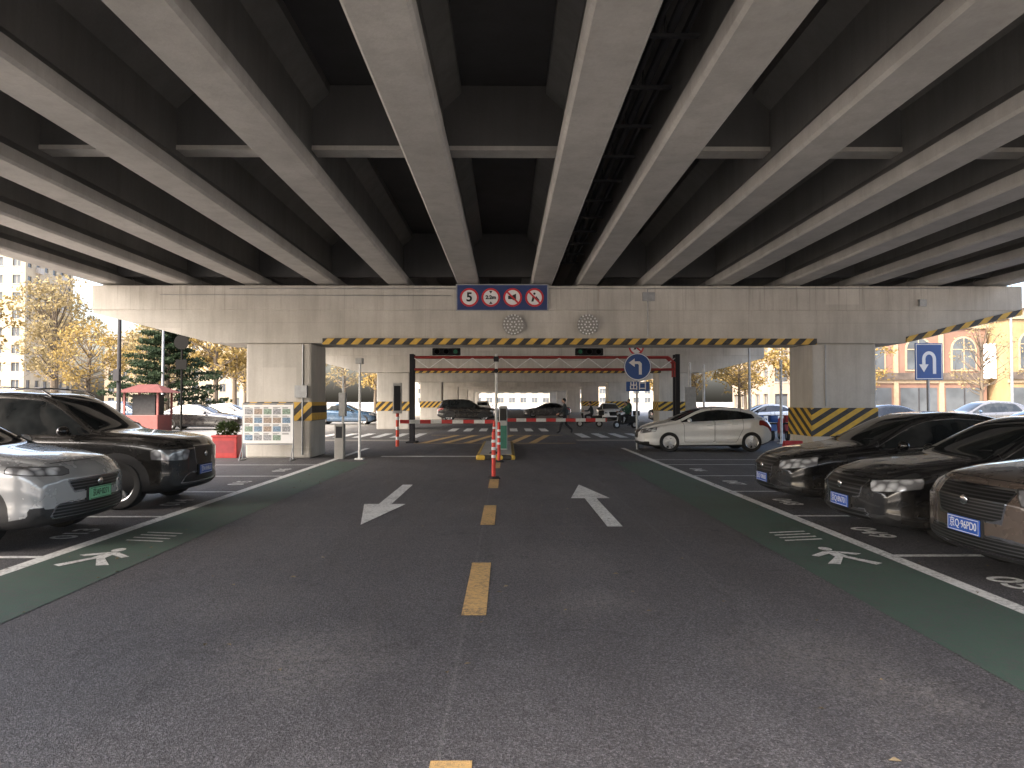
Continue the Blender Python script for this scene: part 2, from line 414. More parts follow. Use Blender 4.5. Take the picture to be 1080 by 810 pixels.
for cx in (.2,2.35):
    b=MB()
    b.tube((cx,20.2,3.86),(cx,20.26,3.86),.30,n=24,mi=1)
    for rr,n in ((.27,18),(.18,12),(.08,6)):
        for i in range(n):
            t=2*math.pi*i/n; b.ell((cx+rr*math.cos(t),20.19,3.86+rr*math.sin(t)),(.026,.02,.026),6,4)
    b.tube((cx,20.26,3.86),(cx,20.335,3.86),.04)
    b.obj("round_floodlight",[M['swhite'],M['kerb']])

# ------------------------------------------------------------ signs
FR=(R(90),0,0)
def disc(b,cx,cz,y,r,mi,n=28,r_in=0):
    if r_in==0:
        b.add([(cx+r*math.cos(2*math.pi*i/n),y,cz+r*math.sin(2*math.pi*i/n)) for i in range(n)],[tuple(range(n))],mi)
    else:
        vs=[(cx+q*math.cos(2*math.pi*i/n),y,cz+q*math.sin(2*math.pi*i/n)) for q in (r,r_in) for i in range(n)]
        b.add(vs,[(i,(i+1)%n,n+(i+1)%n,n+i) for i in range(n)],mi)
def poly(b,pts,y,mi): b.add([(p[0],y,p[1]) for p in pts],[tuple(range(len(pts)))],mi)
sg=empty("restriction_sign_board",(-.12,20.2,4.64))
b=MB(); b.box(-1.3,1.3,0,.05,-.36,.36,0,.008)
b.box(-1.34,1.34,.01,.04,-.39,.39,3,.004)
for i,cx in enumerate((-.95,-.33,.3,.93)):
    disc(b,cx,0,-.004,.27,1); disc(b,cx,0,-.008,.27,2,r_in=.215)
for s in (1,-1): poly(b,[(-.33,s*.11),(-.33-.05,s*.19),(-.33+.05,s*.19)],-.012,4)
poly(b,[(.17,-.05),(.27,-.05),(.4,-.11),(.4,.11),(.27,.05),(.17,.05)],-.012,4)
poly(b,[(.84,-.12),(.9,-.12),(.94,.02),(.88,.06)],-.012,4); poly(b,[(.94,-.02),(1.04,-.12),(1.08,-.08),(.98,.04)],-.012,4); disc(b,.93,.11,-.012,.035,4,12)
for cx in (.3,.93):
    d=.165; poly(b,[(cx-d-.018,d-.018),(cx-d+.018,d+.018),(cx+d+.018,-d+.018),(cx+d-.018,-d-.018)],-.016,2)
b.obj("board",[M['dblue'],M['swhite'],M['sred'],M['steel'],M['sblack']],sg)
text("speed_5","5",.36,M['sblack'],sg,(-.95,-.014,0),FR,bold=.01); text("height_limit","2.2m",.15,M['sblack'],sg,(-.33,-.014,0),FR,bold=.006)

sg=empty("directional_sign",(4.45,23.9,0))
b=MB(); b.tube((0,0,0),(0,0,3.75),.04,mi=3)
b.tube((.02,-.06,2.82),(.02,-.04,2.82),.47,n=36,mi=0); disc(b,.02,2.82,-.064,.46,1,36,r_in=.43)
poly(b,[(.06,2.55),(.16,2.55),(.16,2.93),(.09,3.0),(-.08,3.0),(-.08,2.91),(.03,2.91),(.06,2.88)],-.068,1)
poly(b,[(-.08,3.1),(-.08,2.81),(-.28,2.955)],-.068,1)
b.box(-.37,.43,-.06,-.035,1.98,2.31,0,.005)
disc(b,-.02,3.48,-.05,.26,1); disc(b,-.02,3.48,-.054,.26,2,r_in=.2); poly(b,[(-.12,3.4),(-.05,3.4),(.05,3.58),(-.02,3.58)],-.058,4); poly(b,[(-.2,3.6),(-.16,3.64),(.16,3.36),(.12,3.32)],-.062,2)
b.obj("posts_and_plates",[M['blue'],M['swhite'],M['sred'],M['steel'],M['sblack']],sg)
text("exit_text","出口",.3,M['swhite'],sg,(.03,-.068,2.15),FR,bold=.006)

sg=empty("u_turn_sign",(15.1,25,0))
b=MB(); b.tube((0,0,0),(0,0,3.75),.05,mi=3); b.box(-.5,.5,-.08,-.05,2.4,3.72,0,.01)
b.add([(x,-.083,zz) for x,zz in ((-.47,2.43),(.47,2.43),(.47,3.69),(-.47,3.69),(-.44,2.46),(.44,2.46),(.44,3.66),(-.44,3.66))],[(0,1,5,4),(1,2,6,5),(2,3,7,6),(3,0,4,7)],1)
n=12
A=[(.25,2.62)]+[(.25*math.cos(t),3.15+.28*math.sin(t)) for t in np.linspace(0,math.pi,n)]+[(-.25,2.95)]
B=[(.13,2.62)]+[(.13*math.cos(t),3.15+.16*math.sin(t)) for t in np.linspace(0,math.pi,n)]+[(-.13,2.95)]
vs=[(p[0],-.086,p[1]) for p in A+B]; k_=len(A)
b.add(vs,[(i,i+1,k_+i+1,k_+i) for i in range(k_-1)],1)
poly(b,[(-.36,2.96),(-.02,2.96),(-.19,2.68)],-.086,1)
b.obj("post_and_plate",[M['blue'],M['swhite'],M['sred'],M['steel']],sg)

nb=empty("notice_board",(-6.62,19.55,0))
b=MB()
b.box(-.7,.7,0,.03,.48,1.55,0,.004)
for s in (-1,1):
    b.tube((s*.7,.015,0),(s*.7,.015,1.6),.018,mi=1); b.tube((s*.7,-.25,.02),(s*.7,.3,.02),.016,mi=1); b.tube((s*.7,-.25,.02),(s*.7,.015,.4),.012,mi=1)
b.tube((-.7,.015,1.58),(.7,.015,1.58),.016,mi=1); b.tube((-.7,.015,.45),(.7,.015,.45),.016,mi=1)
for r_ in range(4):
    for c_ in range(5):
        x0=-.64+c_*.26; z0=.56+r_*.24
        if random.random()<.9: b.box(x0,x0+.22,-.005,-.001,z0,z0+.15,2+random.randint(0,3))
        for q in range(2): b.box(x0,x0+.12+.1*random.random(),-.005,-.001,z0+.165+q*.024,z0+.176+q*.024,6)
pm=[mat("poster_grey",(.35,.36,.38),.4,var=.8,scale=30),mat("poster_blue",(.2,.3,.42),.4,var=.7,scale=25),mat("poster_brown",(.38,.3,.24),.4,var=.7,scale=28),mat("poster_green",(.25,.34,.27),.4,var=.7,scale=26)]
b.obj("panel",[M['swhite'],M['steel']]+pm+[M['sblack']],nb)

# ------------------------------------------------------------ gate equipment
e=empty("traffic_island"); b=MB()
b.box(-.85,.25,19.6,26.5,0,.14,0,.05); b.obj("kerb_edge",[M['hazk']],e)
b=MB(); b.box(-.75,.15,19.8,26.3,.135,.155); b.obj("paving",[M['kerb']],e)
def barrier(name,x,armdir,y,L,cab):
    e=empty(name,(x,y,0)); b=MB()
    b.box(-.15,.15,-.14,.14,.15,1.0,0,.02); b.box(-.17,.17,-.16,.16,1.0,1.08,1,.015); b.box(-.1,.1,-.145,-.141,.3,.85,1)
    b.box(-.03,.03,-.2,-.16,.94,1.06,1)
    b.obj("cabinet",[cab,M['dsteel']],e)
    a=MB(); x0,x1=(.12,L) if armdir>0 else (-L,-.12); a.box(x0,x1,-.215,-.185,.92,1.04,0,.004)
    a.obj("arm",[M['rw']],e)
M['cabg']=mat("cabinet_green",(.04,.17,.12),.5)
M['cabw']=mat("cabinet_grey",(.42,.42,.41),.5)
barrier("barrier_gate",-.15,-1,23.0,3.3,M['cabw']); barrier("barrier_gate",-.15,1,25.0,3.7,M['cabw'])
e=empty("parking_terminal",(-.1,21.6,0)); b=MB()
b.box(-.13,.13,-.1,.1,.15,1.5,0,.03); b.box(-.1,.1,-.105,-.101,1.05,1.42,1); b.box(-.11,.11,-.105,-.101,.2,.9,2)
b.obj("body",[M['cabw'],M['sblack'],M['cabg']],e)
e=empty("camera_mast",(-.32,22.3,0)); b=MB()
b.tube((0,0,.15),(0,0,3.15),.045); b.box(-.08,.08,-.35,.05,2.9,3.05,1,.02); b.tube((0,-.15,2.6),(0,-.3,2.6),.07,mi=1); b.box(-.1,.1,-.1,.1,.15,.2); b.obj("mast",[M['wpaint'],M['dsteel']],e)
def bollard(x,y,h=1.0,base=0.008):
    b=MB(); b.tube((x,y,base),(x,y,base+.05),.15,.11,16,1); b.tube((x,y,base+.05),(x,y,base+h),.045,.04,14,0); b.ell((x,y,base+h),(.04,.04,.03),10,5,0)
    for zz in (.45,.62,.78): b.tube((x,y,base+h*zz),(x,y,base+h*zz+.06),.048,.048,14,2)
    b.obj("traffic_bollard",[M['orange'],M['rubber'],M['swhite']],smooth=True)
bollard(-.27,14.9,.98); bollard(-.2,18.9,1.05); bollard(-.35,20.1,.9,.15)
e=empty("parking_terminal",(-4.75,20.1,0)); b=MB(); b.box(-.13,.13,-.13,.13,0,1.0,0,.02); b.box(-.09,.09,-.134,-.13,.6,.93,1); b.obj("body",[M['kerb'],M['dsteel']],e)
b=MB(); b.tube((0,0,0),(0,0,2.75),.035); b.box(-.09,.09,-.2,.1,2.7,2.86,1,.01); b.box(-.12,.12,-.12,.12,0,.04); b.obj("camera_pole",[M['wpaint'],M['cabw']],loc=(-4.15,19.9,0))
b=MB(); b.tube((0,0,0),(0,0,2.4),.035); b.box(-.1,.1,-.16,.06,1.2,1.9,1,.02); b.obj("camera_pole",[M['wpaint'],M['cabw']],loc=(-4.85,20.9,0))
e=empty("height_limit_gantry",(0,27.6,0)); b=MB()
X0,X1=-3.62,6.65
for yy in (0,.4):
    b.tube((X0,yy,3.38),(X1-.25,yy,3.38),.045,n=8); b.tube((X1-.25,yy,3.38),(X1,yy,3.15),.045,n=8); b.tube((X1,yy,3.15),(X1,yy,2.6),.045,n=8); b.tube((X0,yy,2.9),(X1,yy,2.9),.045,n=8)
n=18
for i in range(n):
    xa=X0+(X1-X0)*i/n; xb=X0+(X1-X0)*(i+1)/n; za,zb=(2.93,3.34) if i%2 else (3.34,2.93)
    b.tube((xa,0,za),(xb,0,zb),.022,n=6,mi=1)
b.obj("truss",[M['rustred'],M['wpaint']],e)
b=MB()
for xx in (X0-.1,X1+.1):
    for yy in (0,.4): b.box(xx-.08,xx+.08,yy-.07,yy+.07,0,3.5)
    b.box(xx-.2,xx+.2,-.2,.6,0,.06)
b.obj("legs",[M['dsteel']],e)
for cx in (-2.35,3.25):
    b=MB(); b.box(cx-.55,cx+.55,-.2,-.02,3.44,3.72,0,.03)
    for j in range(3):
        b.tube((cx-.36+j*.36,-.2,3.58),(cx-.36+j*.36,-.28,3.60),.12,.12,14,0,False); disc(b,cx-.36+j*.36,3.58,-.204,.085,1 if j==(2 if cx<0 else 0) else 2,16)
    b.obj("signal_head",[M['black'],M['greenled'],M['dark']],e)
b=MB(); b.tube((0,0,0),(0,0,1.6),.06); b.box(-.16,.16,-.06,.02,1.2,2.3,1,.01); b.box(-.12,.12,-.064,-.06,1.3,2.2,2); b.obj("led_display_post",[M['rwz'],M['cabw'],M['dsteel']],loc=(-3.95,25.5,0))
b=MB(); b.tube((0,0,0),(0,0,2.0),.06); b.box(-.2,.2,-.06,.02,1.0,2.2,1,.01); b.obj("led_display_post",[M['rwz'],M['cabw']],loc=(7.2,27.4,0))

def leafmass(n,c,ext,size,seed=0,flat=False):
    r=np.random.default_rng(seed); P=r.normal(size=(n,3)); P/=np.linalg.norm(P,axis=1)[:,None]; P*= (r.random(n)**.33)[:,None]
    P=P*np.array(ext)+np.array(c); return P
def leaves_mesh(name,P,size,seed,mat_,extra=None):
    r=np.random.default_rng(seed); n=len(P)
    a=r.normal(size=(n,3)); a/=np.linalg.norm(a,axis=1)[:,None]
    bb=np.cross(a,r.normal(size=(n,3))); bb/=np.linalg.norm(bb,axis=1)[:,None]
    s=(size*(.6+.8*r.random(n)))[:,None]
    V=np.stack([P-a*s,P+bb*s*.55,P+a*s,P-bb*s*.55],axis=1).reshape(-1,3)
    F=[tuple(range(4*i,4*i+4)) for i in range(n)]
    return V,F
def leafmat(name,c1,c2,c3_):
    m,nt,b=newmat(name); k=NB(nt); p=k.pos()
    r=k.ramp(k.noise(p,1.1,2),.3,.7); r2=k.ramp(k.noise(p,9,1),.3,.7)
    col=k.mix(r,c3(c1),c3(c2)); col=k.mix(k.math('MULTIPLY',r2,.6),col,c3(c3_)); k.l(col,b.inputs["Base Color"]); b.inputs["Roughness"].default_value=.8; b.inputs["Specular IOR Level"].default_value=.15
    tr=k.n("ShaderNodeBsdfTranslucent"); k.l(col,tr.inputs[0]); mx=k.n("ShaderNodeMixShader"); mx.inputs[0].default_value=.35
    k.l(b.outputs[0],mx.inputs[1]); k.l(tr.outputs[0],mx.inputs[2]); k.l(mx.outputs[0],nt.nodes["Material Output"].inputs[0])
    return m
M['gold']=leafmat("golden_leaves",(.24,.17,.055),(.17,.115,.04),(.32,.24,.09))
M['gold2']=leafmat("pale_dry_leaves",(.23,.18,.09),(.16,.12,.06),(.3,.25,.13))
M['pine']=leafmat("pine_needles",(.02,.035,.018),(.03,.045,.022),(.014,.024,.013))
M['hedge']=leafmat("hedge_leaves",(.035,.06,.022),(.06,.07,.028),(.02,.035,.014))
def tree_mesh(name,h,cr,nclump,per,leaf,size,seed,sparse=1.0):
    r=np.random.default_rng(seed); b=MB()
    th=h*.38; lean=r.normal(size=2)*.25
    b.tube((0,0,0),(lean[0]*.5,lean[1]*.5,th),h*.022,h*.015,8); top=(lean[0],lean[1],h*.86)
    b.tube((lean[0]*.5,lean[1]*.5,th),top,h*.015,h*.003,7)
    PP=[]
    for i in range(nclump):
        t=r.random(); zz=h*(.36+.62*t); rad=cr*math.sin(math.pi*(.12+.8*t))**.7*(.35+.7*r.random()); a=r.random()*6.283
        c=np.array([lean[0]*t+rad*math.cos(a),lean[1]*t+rad*math.sin(a),zz])
        s0=h*(.28+.5*t*.9); st=(lean[0]*.6*t+.0,lean[1]*.6*t,min(s0,zz-.1))
        m_=((st[0]+c[0])/2,(st[1]+c[1])/2,(st[2]+c[2])/2-.1*rad)
        b.tube(st,m_,h*.006,h*.004,5,0,False); b.tube(m_,tuple(c),h*.004,h*.0015,5,0,False)
        for q in range(3):
            e_=c+r.normal(size=3)*cr*.22; b.tube(tuple(c),tuple(e_),h*.0018,h*.0008,4,0,False)
        e=cr*(.16+.16*r.random()); PP.append(leafmass(int(per*(.5+r.random())),c,(e*1.25,e*1.25,e*.8),size,seed*100+i))
    P=np.concatenate(PP); V,F=leaves_mesh(name,P,size,seed,None)
    b.add([tuple(v) for v in V],F,1)
    me=bpy.data.meshes.new(name); me.from_pydata(b.v,[],b.f); me.materials.append(M['bark']); me.materials.append(leaf); me.polygons.foreach_set("material_index",b.m); me.update(); return me
TM=[tree_mesh("tree_a",11,3.6,54,70,M['gold'],.16,1),tree_mesh("tree_b",12,3.2,50,60,M['gold2'],.15,2),tree_mesh("tree_c",9.5,3.4,48,48,M['gold'],.14,3),tree_mesh("tree_d",10,3.0,42,10,M['gold2'],.12,4)]
def tree(i,x,y,s=1.0,name="autumn_tree"):
    o=bpy.data.objects.new(name,TM[i]); link(o); o.location=(x,y,0); o.rotation_euler=(0,0,random.random()*6.28); o.scale=(s*random.uniform(.9,1.1),s,s*random.uniform(.92,1.08)); return o
for i,(x,y) in enumerate([(-24,58),(-29,60),(-34,57),(-39,61),(-45,58),(-50,62),(-56,59),(-62,60),(-19,62),(-27,70),(-36,72),(-47,73),(-58,74),(-22,80),(-32,86),(-44,88),(-18,96),(-24,104)]):
    tree([0,1,2,1][i%4],x,y,random.uniform(.85,1.15))
for i,(x,y) in enumerate([(20,60),(24,58),(19,70),(26,76),(21,88),(22,104),(29,59)]):
    tree((i*2+2)%4,x,y,random.uniform(.75,.95))
for i,(x,y) in enumerate([(34,50),(40,51),(47,50),(54,52),(-38,20),(-40,8),(40,12),(42,28)]): tree(3,x,y,random.uniform(.7,.85),"bare_tree")
def pine(x,y,h,cr,seed):
    r=np.random.default_rng(seed); b=MB(); b.tube((0,0,0),(.15,0,h*.95),.16,.03,8); PP=[]
    for i in range(44):
        t=.2+.78*(i/44); a=i*2.4+r.random()*.6; L=cr*(1.15-t)*1.25*(.65+.5*r.random()); zz=h*t
        tip=(L*math.cos(a),L*math.sin(a),zz+.12*L); b.tube((.1*t,0,zz-.1),tip,.035,.012,5,0,False)
        for q in np.linspace(.3,1,5):
            PP.append(leafmass(80,(tip[0]*q,tip[1]*q,zz+.1*L*q),(.42,.42,.18),.1,seed*99+i*7+int(q*10)))
    P=np.concatenate(PP); V,F=leaves_mesh("p",P,.085,seed,None); b.add([tuple(v) for v in V],F,1)
    b.obj("pine_tree",[M['bark'],M['pine']],loc=(x,y,0))
pine(-21.2,44,6.6,3.3,11)
def hedge(name,x0,x1,y0,y1,h,n,seed,mt):
    r=np.random.default_rng(seed); P=np.stack([x0+(x1-x0)*r.random(n),y0+(y1-y0)*r.random(n),.12+h*(r.random(n)**.5)*(.85+.3*r.random(n))],1)
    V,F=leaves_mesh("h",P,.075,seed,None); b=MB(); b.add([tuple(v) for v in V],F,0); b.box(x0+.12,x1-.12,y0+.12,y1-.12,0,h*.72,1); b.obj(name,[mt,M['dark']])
hedge("hedge",-19.6,-18.7,22,29,.75,5000,5,M['hedge']); hedge("hedge",19.2,20.2,10,29,.7,7000,6,M['hedge'])
hedge("hedge",-60,-15,57,58,.9,9000,7,M['hedge'])
e=empty("planter_box",(-8.15,20.6,0)); b=MB(); b.box(-.36,.36,-.22,.22,0,.62,0,.02); b.box(-.38,.38,-.24,.24,.6,.66,0,.01); b.box(-.28,.28,-.225,-.221,.15,.5,1); b.obj("box",[M['red'],mat("dull_red",(.28,.03,.04),.5)],e)
P=leafmass(500,(0,0,.82),(.36,.22,.25),.05,3); V,F=leaves_mesh("pl",P,.05,3,None); b=MB(); b.add([tuple(v) for v in V],F); b.obj("plants",[M['hedge']],e)
e=empty("kiosk",(-19.3,38,0)); b=MB()
b.box(-.9,.9,-.8,.8,0,.9,0,.02)
for sx in (-1,1):
    for sy in (-1,1): b.box(sx*.88-.05,sx*.88+.05,sy*.76-.05,sy*.76+.05,.9,2.1,0)
b.add([(-1.3,-1.1,2.1),(1.3,-1.1,2.1),(1.3,1.1,2.1),(-1.3,1.1,2.1),(-.5,0,2.55),(.5,0,2.55)],[(0,1,5,4),(1,2,5),(2,3,4,5),(3,0,4),(3,2,1,0)],1)
b.box(-.6,.6,-.5,.5,.9,2.0,2)
b.obj("structure",[mat("kiosk_red",(.16,.04,.035),.6),mat("kiosk_roof",(.08,.03,.028),.9,spec=.1),mat("kiosk_inside",(.05,.05,.05),.9,spec=.1)],e)
e=empty("surveillance_camera_pole",(-16.5,30,0)); b=MB(); b.tube((0,0,0),(0,0,5.7),.1,.07,10); b.tube((0,0,5.6),(.5,-.1,5.75),.03); b.ell((.5,-.1,5.62),(.13,.13,.12)); b.box(-.15,.15,-.15,.15,0,.3); b.box(-.12,.12,-.25,-.05,2.5,3.0); b.obj("pole",[M['dsteel']],e)
e=empty("pole_sign",(-14.9,32.3,0)); b=MB(); b.tube((0,0,0),(0,0,4.8),.05,.05,8); b.tube((0,-.07,4.35),(0,-.04,4.35),.34,n=20); b.box(-.25,.25,-.07,-.04,3.1,3.55); b.obj("pole",[M['dark']],e)
for (x,y,h) in [(-20.5,42,8.2),(-32,44,9.5),(-12.4,38,4.2),(17.5,42,9),(13.2,38,4.8),(29,40,9)]:
    b=MB(); b.tube((0,0,0),(0,0,h),.09,.05,10); b.tube((0,0,h),(1.3 if x<0 else -1.3,0,h+.25),.04,.03); b.box((.9 if x<0 else -1.7),(1.7 if x<0 else -.9),-.12,.12,h+.2,h+.3,1,.03); b.box(-.16,.16,-.16,.16,0,.5); b.obj("street_lamp",[M['steel'],M['wpaint']],loc=(x,y,0),smooth=True)
for (x,y) in [(7.6,29),(8.6,30.5),(10.6,27)]:
    b=MB(); b.tube((0,0,0),(0,0,3.2),.05); b.box(-.12,.12,-.12,.12,0,.05); b.ell((0,0,3.2),(.06,.06,.06)); b.obj("white_pole",[M['wpaint']],loc=(x,y,0))
e=empty("water_barrier",(8.3,20.3,0)); b=MB(); b.prism([(-.2,0),(.2,0),(.16,.3),(.08,.5),(-.08,.5),(-.16,.3)],'x',-.25,.25); b.obj("body",[M['red']],e)
b=MB(); b.box(-.16,.16,-.16,.16,0,.85,0,.04); b.box(-.2,.2,-.2,.2,0,.06,1); b.obj("stone_post",[M['kerb'],M['dsteel']],loc=(10.95,20.1,0))

# ------------------------------------------------------------ buildings
GL=mat("window_glass",(.07,.08,.09),.12,0,var=.4,scale=.4,spec=.5)
def building(name,loc,rz,W,D,HH,nx,nz,wallc,wr=.55,hr=.55,trim=(.32,.29,.25),roof=.6,base=0,balc=False):
    e=empty(name,loc,rz); wm=concrete(name+"_wall",wallc,.15); b=MB(); cw=W/nx; ch=(HH-base)/nz; rec=.18
    t=MB()
    def face(P0,ux,nrm,Wd,nxx):
        cw=Wd/nxx
        for i in range(nxx):
            for j in range(nz):
                x0=i*cw; z0=base+j*ch; a=x0+cw*(1-wr)/2; c=x0+cw*(1+wr)/2; d=z0+ch*(1-hr)/2; f_=z0+ch*(1+hr)/2
                pt=lambda x,z,dd=0:(P0[0]+ux[0]*x-nrm[0]*dd,P0[1]+ux[1]*x-nrm[1]*dd,z)
                vs=[pt(x0,z0),pt(x0+cw,z0),pt(x0+cw,z0+ch),pt(x0,z0+ch),pt(a,d),pt(c,d),pt(c,f_),pt(a,f_),pt(a,d,rec),pt(c,d,rec),pt(c,f_,rec),pt(a,f_,rec)]
                b.add(vs,[(0,1,5,4),(1,2,6,5),(2,3,7,6),(3,0,4,7),(4,5,9,8),(5,6,10,9),(6,7,11,10),(7,4,8,11)],0); b.add(vs[8:12],[(0,1,2,3)],1)
                mx=(a+c)/2
                t.add([pt(mx-.04,d,rec-.04),pt(mx+.04,d,rec-.04),pt(mx+.04,f_,rec-.04),pt(mx-.04,f_,rec-.04)],[(0,1,2,3)])
                t.add([pt(a-.08,d-.1,-.06),pt(c+.08,d-.1,-.06),pt(c+.08,d,-.06),pt(a-.08,d,-.06),pt(a-.08,d,0.02),pt(c+.08,d,0.02)],[(0,1,2,3),(3,2,5,4)])
                if balc and i%3==1: t.add([pt(a-.3,z0+.1,-.5),pt(c+.3,z0+.1,-.5),pt(c+.3,z0+1.1,-.5),pt(a-.3,z0+1.1,-.5),pt(a-.3,z0+.1,0.02),pt(c+.3,z0+.1,0.02),pt(a-.3,z0+1.1,.02),pt(c+.3,z0+1.1,.02)],[(0,1,2,3),(0,1,5,4),(0,3,6,4),(1,2,7,5)])
    face((-W/2,-D/2),(1,0),(0,-1),W,nx); nd=max(1,int(round(D/cw))); face((W/2,-D/2),(0,1),(1,0),D,nd); face((-W/2,D/2),(0,-1),(-1,0),D,nd)
    b.add([(-W/2,D/2,base),(W/2,D/2,base),(W/2,D/2,HH),(-W/2,D/2,HH)],[(0,1,2,3)]); 
    if base>0: b.box(-W/2+.01,W/2-.01,-D/2+.01,D/2-.01,0,base)
    b.obj("walls_and_windows",[wm,GL],e); t.obj("trim",[mat(name+"_trim",trim,.6)],e)
    r=MB(); r.box(-W/2-.3,W/2+.3,-D/2-.3,D/2+.3,HH,HH+roof); r.obj("roof_parapet",[mat(name+"_roof",trim,.7)],e); return e
building("apartment_building",(-114,125,0),R(6),62,16,30,22,10,(.36,.30,.21),balc=True,wr=.45,hr=.5)
building("apartment_building",(-72,160,0),R(0),30,15,15,10,5,(.36,.30,.22),wr=.45)
building("apartment_building",(-150,80,0),R(40),50,16,24,16,8,(.36,.31,.24))
building("office_building",(10,320,0),0,120,20,12,24,3,(.42,.36,.28))
def arch_building(loc,W,D,HH,nx,wallc,name="shop_building",gf=3.2):
    e=empty(name,loc,0); b=MB(); b.box(-W/2,W/2,-D/2,D/2,0,HH)
    b.box(-W/2-.15,W/2+.15,-D/2-.15,D/2+.15,HH,HH+.35,1); b.box(-W/2-.1,W/2+.1,-D/2-.1,-D/2-.002,gf,gf+.3,1)
    b.box(-W/2+.02,W/2-.02,-D/2-.25,-D/2-.1,gf+.3,gf+.9,4)
    for i in range(nx):
        cx=-W/2+W*(i+.5)/nx; ww=W/nx*.5; y=-D/2
        z0=gf+1.2; z1=z0+(HH-gf-1.6)*.55
        pts=[(cx-ww/2,z0),(cx+ww/2,z0)]+[(cx+ww/2*math.cos(t),z1+ww/2*math.sin(t)) for t in np.linspace(0,math.pi,10)]
        po=[(cx-ww/2-.15,z0-.15),(cx+ww/2+.15,z0-.15)]+[(cx+(ww/2+.15)*math.cos(t),z1+(ww/2+.15)*math.sin(t)) for t in np.linspace(0,math.pi,10)]
        b.prism(po,'y',y-.06,y-.002,1); b.prism(pts,'y',y-.075,y-.062,2)
        b.box(cx-.04,cx+.04,y-.1,y-.078,z0,z1+ww/2,1); b.box(cx-ww/2,cx+ww/2,y-.1,y-.078,z1-.04,z1+.04,1)
        b.box(cx-ww*.8,cx+ww*.8,y-.05,y-.002,.3,gf-.4,2); b.box(cx-.05,cx+.05,y-.08,y-.052,.3,gf-.4,3)
        if i<nx-1: b.box(cx+W/nx/2-.2,cx+W/nx/2+.2,y-.12,y-.002,0,HH-.01,1)
    b.obj("structure",[concrete(name+"_wall",wallc,.15),mat("stone_trim",(.26,.2,.13),.7),GL,M['dsteel'],mat("shop_fascia",(.07,.055,.045),.5,var=.5,scale=1.5)],e)
arch_building((36,66,0),12,10,8.0,3,(.17,.10,.075))
arch_building((48.5,64,0),12,10,8.6,3,(.24,.17,.09))
arch_building((61,66,0),12,10,8.0,4,(.23,.185,.13))
building("office_building",(52,92,0),0,40,14,13,14,4,(.27,.22,.17))
b=MB(); b.box(-.5,.5,0,.2,3.6,6.6,0,.02); b.obj("shop_sign",[M['swhite']],loc=(41.9,60.3,0))

